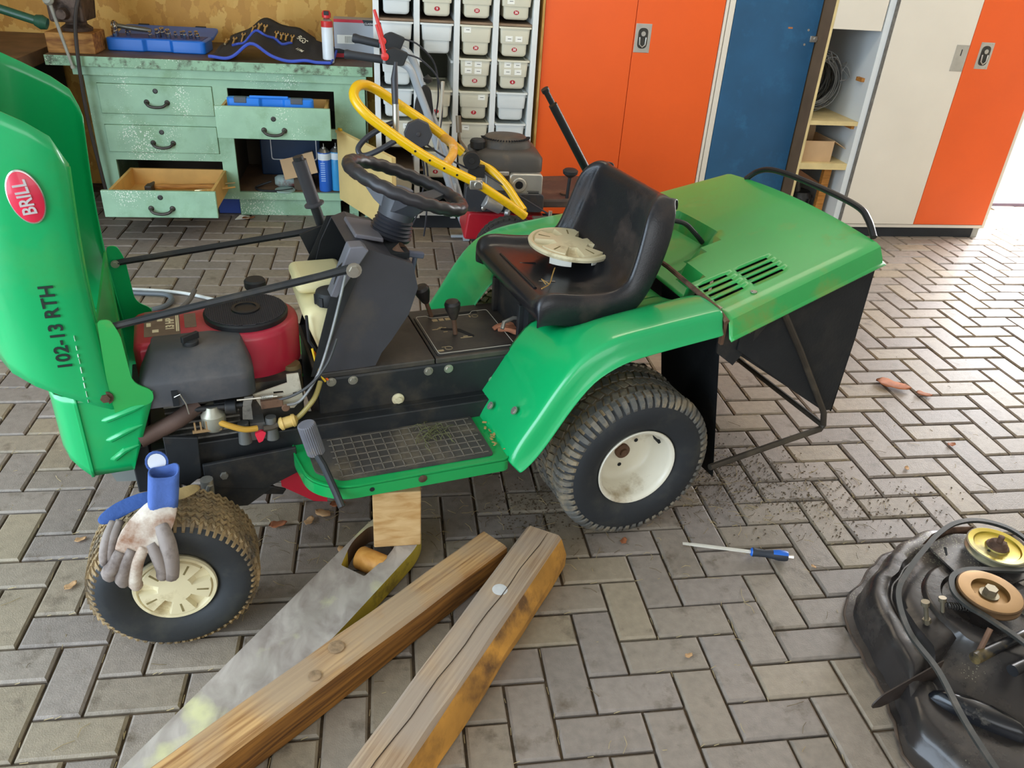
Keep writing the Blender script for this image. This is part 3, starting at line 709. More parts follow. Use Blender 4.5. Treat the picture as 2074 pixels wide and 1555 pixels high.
# vise on a timber block, left end
t = tag(MB().box(-.11, .11, -.10, .10, 0, .095).build('vise_block', wood('block_old', 'C08A48', '7A4A24', 5, (2, 8, 8)), None, bevel=.004, smooth=0, loc=(-2.165, 2.98, .8205)), 'rough timber block under the vise at bench corner', 'wood block')
t = thing('bench_vise', 'rusty bench vise on a timber block at bench end', 'vise', (-2.15, 2.98, .9165))
ru = M('vise_rust', '5E4C40', .6, .4, .3, 18, .4, 60, ('2E2622', .4, 14))
MB().lathe([(.07, 0), (.072, .015), (.05, .03), (.045, .06), (.06, .085)], (0, 0, 0), (0, 0, 1), 20).build('swivel_base', ru, t)
MB().loft([[(x*.055, y, z) for x, z in rpoly([(-1.5, .05), (1.2, .05), (1.5, .2), (-1.4, .24)], .02, 3)] for y in (-.09, .0, .1)]).build('vise_body', ru, t, bevel=.006)
MB().box(-.075, .085, -.145, -.095, .05, .24).build('front_jaw', ru, t, smooth=0, bevel=.012)
MB().cyl((0, -.145, .09), (0, -.19, .09), .028, .022, 18).build('screw_boss', ru, t)
MB().tube([(-.045, -.178, .15), (-.02, -.175, -.02), (-.0, -.172, -.145)], [.0085, .0075, .007], 10).lathe([(0, -.012), (.022, -.008), (.026, .005), (.02, .02), (0, .026)], (-.045, -.178, .15), (-.2, -.95, .3), 18).lathe([(0, -.004), (.011, -.004), (.011, .008), (0, .01)], (0, -.172, -.145), (.15, 0, -1), 14).build('tommy_bar', M('bar_pale', 'A9A698', .65, .1), t)
tag(MB().tube(spline([(-2.06, 2.86, 1.12), (-2.10, 2.80, .95), (-2.122, 2.79, .6), (-2.115, 2.80, .3), (-2.10, 2.82, .09), (-2.02, 2.84, .012)], 8), .009, 8).build('power_cable', M('cable_brown', '3A322C', .6), None), 'dark cable hanging down in front of the green bench', 'cable')
t = thing('side_bench', 'dark brown wooden bench top at left wall', 'workbench', (0, 0, 0))
MB().plate([(-2.31, 2.0), (-2.325, 3.1), (-2.325, WY-.01), (-3.25, WY-.01), (-3.25, 2.0)], .765, .83, XY).build('bench_slab', wood('dark_top', '7A5A44', '4E3A2C', 3, (2, 2, 2), .5, .1), t, smooth=0, bevel=.003)
MB().box(-3.2, -2.42, 2.1, WY-.05, .0, .764).build('carcass', M('carcass_dark', '23282B', .7), t, smooth=0)
t = thing('pipe_clamp', 'dark green steel bar with round end above left bench', 'bar', (0, 0, 0))
MB().tube([(-2.9, 2.55, 1.25), (-2.35, 2.55, 1.055), (-2.165, 2.55, 1.0)], .019, 14).build('rod', M('bar_green', '1E4A34', .4), t)
MB().lathe([(0, -.03), (.024, -.026), (.032, 0), (.024, .024), (0, .03)], (-2.155, 2.55, .998), (1, 0, -.3), 18).build('end_ball', MATS['bar_green'], t)
MB().box(-2.95, -2.86, 2.5, 2.6, .8305, 1.30).build('stand', MATS['bar_green'], t, smooth=0, bevel=.01)
# hoses on floor behind the engine
tag(MB().tube(spline([(-2.05, 1.86, .008), (-1.77, 1.84, .008), (-1.55, 1.80, .008), (-1.38, 1.715, .008), (-1.2, 1.60, .008), (-1.0, 1.35, .008)], 8), .0075, 10).build('white_hose', M('hose_white', 'D6D8D2', .4), None), 'white hose lying on the paved floor behind the engine', 'hose')
tag(MB().tube(spline([(-2.0, 1.83, .012), (-1.72, 1.79, .012), (-1.60, 1.77, .012), (-1.565, 1.70, .012), (-1.60, 1.63, .012), (-1.72, 1.57, .012)], 8), .011, 10).build('grey_hose', M('hose_grey', '5B6062', .5), None), 'dark grey hose looped beside the white hose', 'hose')
tag(MB().tube(spline([(-1.47, 1.73, .05), (-1.485, 1.66, .03), (-1.53, 1.58, .014), (-1.62, 1.48, .012)], 8), .010, 10).build('hose_end', M('hose_end', '57524A', .6), None), 'short dark hose end sticking up behind the engine', 'hose')
# ------------------------------------------------------------------ the ride-on mower (own frame: x to its rear, y away from the camera, z up)
mw = thing('riding_mower', 'green ride-on mower with raised hood, standing on paved workshop floor', 'mower', (.017, .081, 0), R(13.3))
gr = M('mower_green', '0AA45C', .30, 0, .04, 2, 0, 60, ('1E9A48', .12, 3), coat=.5)
gd = M('mower_green_dusty', '2A9F4C', .38, 0, .08, 3, 0, 60, ('78903F', .22, 4), coat=.25)
fb = M('frame_black', '1D1F21', .55, 0, .25, 12, .1, 80, ('3C362E', .35, 9))
pl = M('dash_plastic', '3B3A3E', .5, 0, .12, 10, .08, 300, ('4B4540', .35, 6))
sv = M('seat_vinyl', '1C1C20', .28, 0, .08, 8, .10, 260, ('3E332E', .28, 5))
rub = M('tyre_rubber', '24272A', .65, 0, .12, 10, .15, 90, ('3A3A36', .3, 8))
mud = M('tyre_mud', '8E7A5C', .9, 0, .3, 25, .8, 90, ('54473A', .5, 16))
lug = M('tyre_lug', '5E5C56', .75, 0, .25, 30, .3, 90, ('93846A', .5, 14))
rim = M('rim_cream', 'DDD6C2', .35, 0, .05, 8, 0, 60, ('9A8562', .22, 7))
cap_m = M('cap_cream', 'D9CDA8', .45, 0, .05, 8, 0, 60, ('A08A5E', .2, 9))
zn = M('zinc', 'B9B4A8', .35, .8, .15, 30); rst = M('rusty', '6B4F3C', .75, .3, .3, 14, .3, 60, ('3A2C24', .4, 9))
alu = M('alloy', '8E8B84', .5, .6, .25, 20, .15, 60, ('4B453C', .4, 12))

# ---- wheels
def wheel(x, y0, wdt, r, rimr, kind, parent, rz=0., tread=True):
    t = MB(); s = .028 if kind == 'rear' else .026
    prof = [(rimr, .018), (rimr+.012, .008), (rimr+.03, .0), (r*.78, -.006), (r*.90, .002), (r*.965, .016), (r*.985, .03), (r*.985, wdt-.03), (r*.965, wdt-.016), (r*.90, wdt-.002), (r*.78, wdt+.006), (rimr+.03, wdt), (rimr, wdt-.018)]
    if kind == 'front': prof = [(rimr, .018), (rimr+.012, .006), (rimr+.03, -.004), (r*.76, -.008), (r*.86, -.004), (r*.93, .008), (r*.975, .028), (r*.99, .052), (r*.995, wdt/2), (r*.99, wdt-.052), (r*.975, wdt-.028), (r*.93, wdt-.008), (r*.86, wdt+.004), (r*.76, wdt+.008), (rimr+.03, wdt+.004), (rimr, wdt-.018)]
    t.lathe(prof, (0, 0, 0), (0, 1, 0), 64, caps=False, closed=True)
    ms = [rub, mud]
    o = t.build('rear_wheel' if kind == 'rear' else 'front_wheel', ms, parent, smooth=60, loc=(x, y0, r))
    o.rotation_euler = (0, 0, rz)
    for p in o.data.polygons:
        c = p.center; rr = sqrt(c.x**2+c.z**2)
        if rr > r*(.955 if kind == 'rear' else .90): p.material_index = 1
    if not tread: return o
    b = MB()
    if kind == 'rear':
        n = 58
        for i in range(n):
            for row, yy in enumerate((.052, .088, .124, .160)):
                a = 2*pi*(i+.5*(row % 2)+.15*row)/n
                T = Matrix.Rotation(a, 4, 'Y') @ Matrix.Translation((0, yy*wdt/.21, r*.985)) @ Matrix.Rotation(R(18 if row % 2 else -18), 4, 'Z')
                b.box(-.0085, .0085, -.014, .014, -.004, r*.015, T)
            for yy, sg in ((.0, 1), (wdt, -1)):
                a = 2*pi*(i+.2)/n
                q = [(yy+sg*.036, r*1.0), (yy+sg*.018, r*.985), (yy+sg*.004, r*.925), (yy+sg*.0, r*.875)]
                hw = [.0085, .0085, .008, .006]
                secs = []
                for (py, pr_), w_ in zip(q, hw):
                    secs.append([Matrix.Rotation(a, 4, 'Y') @ Vector(v) for v in ((-w_, py, pr_-.006), (w_, py, pr_-.006), (w_*.85, py-sg*.002, pr_+.004), (-w_*.85, py-sg*.002, pr_+.004))])
                b.loft(secs)
        lm = lug
    else:
        n = 62
        for i in range(n):
            for k in range(7):
                yy = wdt*(.14+.12*k); a = 2*pi*(i+.5*(k % 2))/n
                for j in (-1, 1):
                    T = Matrix.Rotation(a, 4, 'Y') @ Matrix.Translation((j*.0045, yy, r*.985)) @ Matrix.Rotation(R(38*j*(1 if k % 2 else -1)), 4, 'Z')
                    b.box(-.0028, .0028, -.0085, .0085, -.006, r*(.022 if 0 < k < 6 else .006), T)
            for yy, sg in ((.0, 1), (wdt, -1)):
                a = 2*pi*(i+.3)/n
                q = [(yy+sg*.03, r*.983), (yy+sg*.012, r*.948), (yy+sg*.0, r*.90)]
                secs = [[Matrix.Rotation(a, 4, 'Y') @ Vector(v) for v in ((-w_, py, pr_-.006), (w_, py, pr_-.006), (w_*.8, py-sg*.0015, pr_+.0015), (-w_*.8, py-sg*.0015, pr_+.0015))] for (py, pr_), w_ in zip(q, (.0045, .005, .0035))]
                b.loft(secs)
        lm = M('tread_mud', '8A7350', .9, 0, .35, 30, .8, 90, ('50483E', .5, 12))
    b.build('tread', lm, o, smooth=30, kind='stuff')
    return o
def hubcap(mb_out, parent, r, loc=(0, 0, 0), rot=None, name='hub_cap'):
    """cream disc with raised rim, five broad spokes with slots and pockets between; faces -y"""
    m = MB(); n = 120
    def hgt(rr, a):
        k = (a*5/(2*pi)) % 1; pocket = abs(k-.5) < .17
        if rr > r*.90: return .002
        if rr > r*.84: return .002+(.84*r-rr)*0 if not pocket else .001
        if rr > r*.42 and pocket: return -.010*min(1, (rr-r*.42)/(r*.12))
        return .003+.004*(1-rr/r)
    rads = [0.001, r*.2, r*.40, r*.44, r*.52, r*.6, r*.7, r*.8, r*.84, r*.865, r*.90, r*.97, r]
    rings = []
    for i, rr in enumerate(rads):
        ring = []
        for j in range(n):
            a = 2*pi*j/n; h = hgt(rr, a)
            if i == len(rads)-1: h = -.004
            if rads[i] in (r*.865,): h = -.004
            ring.append(m.bm.verts.new((rr*cos(a), -h, rr*sin(a))))
        rings.append(ring)
    for A, B in zip(rings, rings[1:]): m.skin(A, B)
    m.face(rings[0])
    bk_ = [m.bm.verts.new((v.co.x*.98, .012, v.co.z*.98)) for v in rings[-1]]; m.skin(rings[-1], bk_); m.face(bk_[::-1])
    o = m.build(name, cap_m, parent, smooth=30, loc=loc)
    if rot is not None: o.rotation_euler = rot
    s = MB()
    for k in range(5):
        a = 2*pi*k/5; s.box(r*.42, r*.78, -.0050, -.0008, -.0022, .0022, Matrix.Rotation(-a, 4, 'Y'))
    s.build('slots', M('slot_dark', '7E7048', .8), o, smooth=0, kind='stuff')
    return o
wr = wheel(.010, .002, .212, .2285, .112, 'rear', mw)
ri = MB(); ri.lathe([(.113, .020), (.117, .010), (.1185, .007), (.1165, .004), (.112, .005), (.107, .010), (.1045, .020), (.1040, .045), (.098, .058), (.0955, .085), (.09, .096), (.075, .1), (.06, .1), (.055, .098), (.02, .098), (.0, .098)], (0, 0, 0), (0, 1, 0), 56, caps=False)
ri.build('rim', rim, wr, smooth=50)
h = MB(); h.lathe([(.022, .098), (.022, .088), (.016, .085), (.011, .085), (.011, .078), (0, .077)], (0, 0, 0), (0, 1, 0), 20, caps=False)
h.build('axle_nut', rst, wr)
h = MB()
for a in (30, 150, 270): h.cyl((.05*cos(R(a)), .0975, .05*sin(R(a))), (.05*cos(R(a)), .0965, .05*sin(R(a))), .006, n=10)
h.box(.094, .1015, .050, .078, -.006, .006, Matrix.Rotation(R(-25), 4, 'Y')).build('rim_holes', MATS['black_void'], wr, smooth=0)
wheel(.010, .668, .212, .2285, .112, 'rear', mw, tread=True)
wf = wheel(-1.178, -.040, .150, .181, .085, 'front', mw, R(-3))
hubcap(None, wf, .0885, (0, .004, 0), (0, R(12), 0))
wheel(-1.178, .76, .150, .181, .085, 'front', mw, R(-3), tread=False)

# ---- chassis
b = MB().box(-1.20, .18, .235, .265, .27, .375).box(-1.12, .18, .265, .31, .36, .375)
b.build('side_rail', fb, mw, smooth=0, bevel=.003)
MB().box(-1.20, .18, .60, .63, .27, .375).build('side_rail', fb, mw, smooth=0, bevel=.003)
MB().box(-1.20, -.85, .262, .60, .345, .362).build('engine_plate', fb, mw, smooth=0)
MB().box(-1.24, -1.20, .22, .64, .27, .40).build('front_cross_member', fb, mw, smooth=0, bevel=.003)
MB().plate([(-1.165, .425), (-1.09, .41), (-1.095, .30), (-1.13, .275), (-1.165, .30)], .205, .215, XZ).build('bracket_plate', fb, mw, smooth=0, bevel=.002)
bp_ = MB().plate([(-1.09, .335), (-.87, .345), (-.87, .27), (-.955, .235), (-1.06, .262), (-1.09, .30)], .196, .206, XZ).build('bracket_plate', fb, mw, smooth=0, bevel=.002)
q = MB(); bolt(q, (-1.045, .196, .298), (0, -1, 0), .010, .007, False); q.build('bolt', zn, bp_, smooth=0)
MB().plate([(-1.09, .29), (-1.02, .258), (-.93, .235), (-1.0, .19), (-1.075, .2)], .20, .208, XZ).build('bracket_plate', fb, mw, smooth=0, bevel=.002)
MB().cyl((-1.178, .08, .19), (-1.178, .16, .19), .018).cyl((-1.178, .155, .16), (-1.178, .155, .33), .020).box(-1.21, -1.145, .15, .72, .24, .29).build('front_axle', fb, mw, smooth=30, bevel=.003)
MB().cyl((.01, .10, .2285), (.01, .77, .2285), .022).build('rear_axle', fb, mw)
MB().cyl((-1.11, .15, .21), (-1.08, .15, .31), .008, n=10).cyl((-1.085, .16, .20), (-1.085, .16, .32), .012, .015, n=12).build('steering_link', zn, mw)
MB().plate([(-1.315, .36), (-1.17, .325), (-1.19, .255), (-1.29, .272)], .28, .286, XZ).build('grey_guard', M('guard_grey', '8E928C', .6), mw, smooth=0)
MB().plate([(-1.30, .375), (-1.16, .37), (-1.17, .30), (-1.30, .355)], .25, .256, XZ).build('front_guard', fb, mw, smooth=0)
MB().plate([(-.915, .268), (-.80, .262), (-.80, .140), (-.835, .150), (-.912, .215)], .222, .227, XZ).box(-.91, -.80, .227, .5, .262, .268).build('deck_guard', M('guard_red', 'C4203A', .45), mw, smooth=0)
MB().plate([(-1.02, .23), (-.93, .205), (-.90, .19), (-.91, .175), (-1.03, .205)], .24, .246, XZ).build('lift_arm', fb, mw, smooth=0, bevel=.002)

# ---- hood, tipped up on end
def hood_surf():
    mb = MB(); X = [(-1.238, .222), (-1.243, .206), (-1.256, .198), (-1.29, .193), (-1.34, .191), (-1.385, .197), (-1.425, .222), (-1.452, .27), (-1.463, .34), (-1.466, .43)]
    X = X+[(x, .86-y) for x, y in X[-2::-1]]
    def zt(x):
        if x > -1.240: return 1.055
        if x > -1.25: return 1.075
        if x > -1.27: return 1.112
        return 1.128+(-1.27-x)*.58
    def zb(x): return .515+max(0, -1.245-x)*.62
    nv = 22; cols = []
    for x, y in X:
        a, c = zb(x), zt(x); cl_ = []
        for j in range(nv+1):
            t = j/nv; z = a+(c-a)*t
            cl_.append(mb.bm.verts.new((x-.012*sin(pi*t), y, z)))
        cols.append(cl_)
    for A, B in zip(cols, cols[1:]):
        for j in range(nv): mb.face([A[j], B[j], B[j+1], A[j+1]])
    return mb
hd_ = hood_surf().build('hood', gr, mw, smooth=180, solid=.003, off=0)
MB().tube([(-1.240-.012*sin(pi*j/22), .2215, .52+.53*j/22) for j in range(23)], .005, 8).build('rim_fold', gd, hd_)
# badge and lettering on the near side panel
ba = MB(); ba.lathe([(.5, 0), (.5, .02), (.47, .035), (.0, .035)], (0, 0, 0), (0, -1, 0), 48)
bmesh.ops.scale(ba.bm, vec=(.060, .1, .104), verts=ba.bm.verts)
bo = ba.build('badge', [M('badge_red', 'D0213F', .35, coat=.4), M('badge_chrome', 'CFC9C4', .22, .9)], hd_, smooth=40, loc=(-1.316, .189, 1.005))
bo.rotation_euler = (0, R(-7), 0)
for p in bo.data.polygons:
    c = p.center; p.material_index = 0 if ((c.x/.060)**2+(c.z/.104)**2 < .45**2 and c.y < -.002) else 1
text('BRILL', .034, 'badge_lettering', M('badge_silver', 'D8D2D0', .3, .5), bo, frame((-.001, -.0045, 0), (0, 0, 1), (-1, 0, 0)), .0014, 1.0, sx=.82, bold=.0006)
sc_ = MB(); rs9 = random.Random(2)
for k in range(9):
    z0 = .545+k*.019+rs9.uniform(0, .006); sc_.box(-1.2965+rs9.uniform(-.0008, .0008)+(z0-.545)*.02, -1.2951+(z0-.545)*.02, .1885, .1935, z0, z0+rs9.uniform(.006, .017))
sc_.build('scratches', M('scratch_pale', 'CFE6D4', .7), hd_, smooth=0, kind='stuff')
text('102-13 RTH', .038, 'model_lettering', M('letter_black', '14241C', .5), hd_, frame((-1.320, .1885, .732), (.0, 0, 1), (-1, 0, 0)), .0006, 1.02, sx=.98, bold=.0007)
q = MB(); bolt(q, (-1.262, .198, .552), (0, -1, 0), .011, .006); q.build('hinge_bolt', rst, hd_, smooth=0)
# ---- fixed front cowl
mb = MB(); X = [(-1.166, .203), (-1.19, .203), (-1.24, .202), (-1.318, .202), (-1.320, .197), (-1.324, .197), (-1.326, .204), (-1.345, .21), (-1.362, .225), (-1.376, .26), (-1.384, .33), (-1.386, .43)]
X = X+[(x, .86-y) for x, y in X[-2::-1]]
def czb(x): return .352+max(0, -x-1.325)*1.1+max(0, -1.24-(-abs(x)) if False else 0)
def czt(x): return .562 if x < -1.2 else .562-(x+1.2)*.3
def cx(x, z):
    if x > -1.2: return -1.236+(x+1.236)*(max(0, min(1, (z-.352)/.19)))
    return x
cols = []
for x, y in X:
    a, c = czb(x), czt(x); cols.append([mb.bm.verts.new((cx(x, a+(c-a)*j/10), y, a+(c-a)*j/10)) for j in range(11)])
for A, B in zip(cols, cols[1:]):
    for j in range(10): mb.face([A[j], B[j], B[j+1], A[j+1]])
cw = mb.build('front_cowl', gr, mw, smooth=45, solid=.003, off=0)
for y, s in ((.200, 'n'), (.648, 'f')):
    MB().plate(rpoly([(-1.25, .50), (-1.168, .525), (-1.166, .555), (-1.203, .578), (-1.208, .70), (-1.222, .735), (-1.246, .735), (-1.252, .6)], [.01, .02, .03, .04, .03, .01, .01, .01], 4), y, y+.004, XZ).build('hinge_ear', gd if s == 'n' else gr, cw, smooth=0)
MB().box(-1.252, -1.247, .21, .65, .40, .725).build('inner_wall', gd, cw, smooth=0)
for z0, z1 in ((.492, .520), (.440, .468), (.388, .416)):
    x1 = -1.185-(.52-z1)*.30
    MB().tube([(-1.283, .206, z0), (-1.27, .2005, z0+.003), (x1-.03, .199, z1-.006), (x1, .204, z1)], [.003, .0075, .0075, .003], 10).build('pressed_rib', gr, cw)
# lift rails, both sides
for y, z0, x1, z1 in ((.212, .712, -.715, .798), (.645, .690, -.675, .748)):
    o = MB().tube([(-1.232, y, z0), (-1.21, y, z0+.003), (-.78, y, z1-.012), (x1, y, z1)], [.008, .0085, .0095, .011], 8).build('hood_strut', fb, mw)
    q = MB(); bolt(q, (x1+.008, y-.012, z1), (0, -1, 0), .012, .006); bolt(q, (-1.232, y-.006, z0), (0, -1, 0), .007, .005); q.build('bolt', zn, o, smooth=0)

# ---- engine
en_r = M('engine_red', 'B02238', .38, 0, .06, 5, 0, 60, ('A9493C', .3, 4), coat=.2)
def outline(z, k=0.):
    c = (-.938, .415); r = .122-k
    pts = [(c[0]+r*cos(a), c[1]+r*sin(a)) for a in [R(t) for t in range(-118, 126, 8)]]
    return pts+[(-1.06, .51-k), (-1.185+k, .50-k), (-1.20+k, .48), (-1.20+k, .32), (-1.185+k, .30+k), (-1.04, .31+k)]
e = MB(); e.loft([[(x, y, z) for x, y in outline(0, k)] for z, k in ((.50, 0), (.60, .0), (.61, .003), (.616, .012))])
en = e.build('engine_shroud', en_r, mw, smooth=40)
g = MB(); g.lathe([(.100, .6155), (.101, .628), (.097, .632), (.03, .634)], (-.940, .413, 0), (0, 0, 1), 48, caps=False)
g.lathe([(.034, .634), (.034, .638), (.026, .639), (.026, .636), (0, .636)], (-.940, .413, 0), (0, 0, 1), 30, caps=False).build('fan_screen', M('screen_black', '19191B', .45, 0, .1, 40), en, smooth=30)
lat = MB()
for i in range(-19, 20):
    v = i*.005; w_ = sqrt(max(0, .096**2-v*v))
    for s in (0, 1):
        for a0, a1 in (((-w_, -sqrt(.036**2-v*v)), (sqrt(.036**2-v*v), w_)) if abs(v) < .036 else ((-w_, w_),)):
            if s: lat.box(-.940+a0, -.940+a1, .413+v-.0007, .413+v+.0007, .6325, .6348)
            else: lat.box(-.940+v-.0007, -.940+v+.0007, .413+a0, .413+a1, .6325, .6348)
lat.build('screen_mesh', M('mesh_dark', '37363A', .5), en, smooth=0, kind='stuff')
dc = MB().plate(rpoly([(-1.175, .345), (-1.095, .345), (-1.095, .485), (-1.175, .485)], .004, 2), .6162, .6168, XY).build('decal', M('decal_grey', '6E5A4C', .5, 0, .2, 30), en, smooth=0)
text('13 HP', .026, 'decal_lettering', M('decal_cream', 'E2D2B0', .5), dc, frame((-1.117, .405, .6172), (0, 1, .0), (-1, 0, 0)), .0003, bold=.0008)
dl = MB()
for i, (x, y0, y1, w_) in enumerate([(-1.103, .36, .45, .003), (-1.099, .36, .45, .0025), (-1.14, .425, .44, .012), (-1.165, .40, .42, .010), (-1.15, .365, .38, .014)]): dl.box(x-w_/2, x+w_/2, y0, y1, .6170, .6173)
dl.build('decal_lines', MATS['decal_cream'], dc, smooth=0)
dc = MB().plate(rpoly([(-1.085, .375), (-1.058, .375), (-1.058, .455), (-1.085, .455)], .003, 2), .6162, .6168, XY).box(-1.074, -1.067, .38, .45, .6168, .6172).build('decal', MATS['decal_grey'], en, smooth=0)
# air cleaner box
ac = M('cleaner_black', '3E3F42', .5, 0, .1, 8, .06, 200, ('5A5450', .4, 4))
def acs(z, k, k2=0): return [(x, y, z) for x, y in rpoly([(-1.196+k, .205+k+k2), (-.946-k*.6, .205+k+k2), (-.946-k*.6, .318), (-1.03, .345), (-1.19+k, .345)], [.02, .035, .01, .01, .01], 5)]
a = MB().loft([acs(.505, 0), acs(.560, 0), acs(.570, .004), acs(.612, .026, .026), acs(.617, .032, .030)]).build('air_cleaner', ac, mw, smooth=30)
MB().lathe([(.018, .617), (.018, .626), (.012, .629), (0, .629)], (-1.075, .285, 0), (0, 0, 1), 18).box(-.022, .022, -.005, .005, .626, .642, Matrix.Translation((-1.075, .285, 0)) @ Matrix.Rotation(R(35), 4, 'Z')).build('knob', bk, a, smooth=30, bevel=.0015)
MB().box(-1.13, -1.117, .2005, .206, .506, .545).build('clip_slot', MATS['black_void'], a, smooth=0)
MB().tube([(-1.125, .2, .53), (-1.112, .198, .537), (-1.103, .199, .51), (-1.10, .202, .48)], .0016, 6).build('wire_clip', zn, a)
# block, sump and the clutter below
blk = M('engine_block', '3B3732', .65, .3, .3, 20, .3, 60, ('6B5C42', .35, 10))
MB().loft([[(x, y, z) for x, y in rpoly([(-1.14, .27), (-.83, .27), (-.83, .57), (-1.14, .57)], .04, 4)] for z in (.3625, .50)]).build('engine_block', blk, mw)
eb = [o for o in mw.children if o.name.startswith('engine_block')][0]
fn = MB()
for k in range(7): fn.box(-1.155, -.99, .255, .275, .375+k*.016, .380+k*.016)
fn.build('cooling_fins', alu, eb, smooth=0)
MB().lathe([(0, .408), (.022, .412), (.028, .425), (.028, .452), (.020, .462), (.016, .475), (0, .476)], (-1.050, .235, 0), (0, 0, 1), 22).build('carburettor_bowl', M('bowl_alloy', 'A9A593', .4, .5, .2, 20), eb)
MB().box(-1.045, -.985, .235, .262, .455, .478).cyl((-1.09, .232, .472), (-.98, .228, .470), .007).cyl((-1.02, .232, .468), (-.995, .228, .468), .017).build('carburettor', fb, eb, smooth=30, bevel=.002)
MB().plate([(-.975, .492), (-.955, .492), (-.962, .47), (-.962, .428), (-.985, .432), (-.982, .47)], .222, .226, XZ).build('linkage_plate', alu, eb, smooth=0)
gp = M('governor_plate', 'C8C0AC', .5, .3, .15, 20, 0, 60, ('8A7752', .35, 12))
MB().plate([(-.955, .487), (-.873, .507), (-.873, .53), (-.845, .53), (-.838, .46), (-.862, .435), (-.885, .437), (-.89, .447), (-.94, .452)], .238, .242, XZ,
   [[(-.862, .478), (-.852, .48), (-.852, .470), (-.862, .468)], [(-.908, .488), (-.885, .487), (-.883, .481), (-.906, .481)]]).build('governor_bracket', gp, eb, smooth=0)
MB().cyl((-.993, .222, .488), (-.90, .225, .482), .0028, n=8).build('link_rod', zn, eb)
sp = MB().tube([(-.938+.028*i/60, .222+.0045*cos(i*.9), .485+.0045*sin(i*.9)) for i in range(60)], .0011, 5).build('governor_spring', zn, eb)
MB().box(-.94, -.888, .222, .236, .452, .474).cyl((-.883, .225, .448), (-.883, .219, .448), .010).build('throttle_lever', rst, eb, smooth=0, bevel=.002)
MB().cyl((-.985, .232, .36), (-.985, .236, .415), .016, .013).cyl((-.92, .232, .36), (-.92, .236, .42), .016, .013).loft([[(x, .232+.0*x, z) for x, z in ((-.975, .362), (-.93, .362), (-.935, .41), (-.97, .41))], [(x, .275, z) for x, z in ((-.975, .362), (-.93, .362), (-.935, .41), (-.97, .41))]]).build('fuel_pump', M('pump_grey', '6A6A66', .55, .4, .2, 20), eb, smooth=30)
MB().plate(rpoly([(-.962, .385), (-.945, .392), (-.935, .385), (-.945, .362), (-.955, .358)], .003, 2), .222, .230, XZ).build('red_tap', M('tap_red', 'F0304A', .4), eb, smooth=0)
ft = M('fuel_tube', 'CC9C3E', .3, 0, .08, 10)
MB().tube(spline([(-1.045, .218, .442), (-1.02, .212, .428), (-.985, .212, .410), (-.955, .218, .404)], 6), .0075, 10).build('fuel_hose', ft, eb)
MB().tube(spline([(-.94, .222, .398), (-.92, .222, .398), (-.905, .224, .402)], 5), .0075, 10).build('fuel_hose', M('hose_dark', '4A4032', .6), eb)
MB().lathe([(.006, 0), (.016, .006), (.017, .012), (.0145, .013), (.0145, .034), (.017, .035), (.016, .042), (.006, .048)], (-.905, .224, .401), (1, 0, .18), 18).build('fuel_filter', M('filter_amber', 'D9B56A', .3, 0, .1, 20), eb)
MB().tube(spline([(-.86, .226, .41), (-.84, .23, .425), (-.81, .24, .455), (-.79, .27, .48)], 6), .0065, 10).build('fuel_hose', M('hose_olive', 'A08F52', .4), eb)
MB().lathe([(.024, .40), (.024, .50), (.021, .51)], (-.85, .33, 0), (0, 0, 1), 18).build('oil_tube', M('oil_brass', '7D6A44', .55, .3, .2, 20), eb)
MB().tube(spline([(-1.215, .215, .422), (-1.17, .225, .435), (-1.12, .232, .455), (-1.08, .25, .475)], 6), [.02]*19, 14).build('exhaust_pipe', M('exhaust_brown', '5B463C', .7, .2, .2, 12, .2, 60), eb)
ht = MB()
for k in range(5): ht.box(-1.095+.013*k, -1.091+.013*k, .212, .216, .425, .447)
ht.box(-1.10, -1.035, .212, .217, .418, .425).build('heat_shield', M('shield_tan', 'A08058', .6, .3), eb, smooth=0)
MB().cyl((-.905, .56, .5), (-.903, .56, .625), .016).lathe([(.026, .625), (.028, .63), (.028, .645), (.024, .65), (0, .65)], (-.902, .56, 0), (0, 0, 1), 22).build('dipstick_cap', bk, eb)
for i, (pts, r_, m_) in enumerate([([(-.715, .268, .76), (-.735, .262, .69), (-.765, .25, .60), (-.80, .235, .52), (-.845, .225, .462), (-.88, .222, .455)], .0035, 'wire_grey'),
     ([(-.745, .26, .60), (-.775, .24, .545), (-.82, .228, .50), (-.865, .224, .478), (-.905, .226, .470)], .0035, 'wire_dark'),
     ([(-.80, .30, .56), (-.79, .29, .50), (-.775, .285, .47)], .003, 'yellow_tape'), ([(-.795, .305, .55), (-.784, .295, .50), (-.768, .288, .472)], .003, 'orange_lacquer')]):
    MB().tube(spline(pts, 7), r_, 7).build('control_cable', MATS[m_], mw)

# ---- fuel tank
tk = M('tank_cream', 'E3D6A4', .4, 0, .08, 4, 0, 60, ('C9A04A', .22, 5)); 
def tks(z, x0, x1, y0, y1, r): return [(x, y, z) for x, y in rpoly([(x0, y0), (x1, y0), (x1, y1), (x0, y1)], r, 4)]
t = MB().loft([tks(.48, -.752, -.715, .33, .50, .02), tks(.495, -.765, -.70, .31, .52, .03), tks(.635, -.812, -.68, .315, .56, .03), tks(.652, -.805, -.68, .325, .56, .03), tks(.658, -.78, -.69, .34, .54, .03)]).build('fuel_tank', tk, mw, smooth=60)
MB().box(-.815, -.68, .40, .56, .659, .695).build('tank_shoulder', tk, t, smooth=60, bevel=.02, seg=4)
c_ = MB().lathe([(.022, .656), (.034, .658), (.036, .662), (.036, .684), (.033, .692), (.02, .698), (0, .699)], (-.742, .345, 0), (0, 0, 1), 26)
for k in range(8): c_.box(.033, .0385, -.005, .005, .66, .684, Matrix.Translation((-.742, .345, 0)) @ Matrix.Rotation(k*pi/4, 4, 'Z'))
c_.build('tank_cap', bk, t, smooth=30)
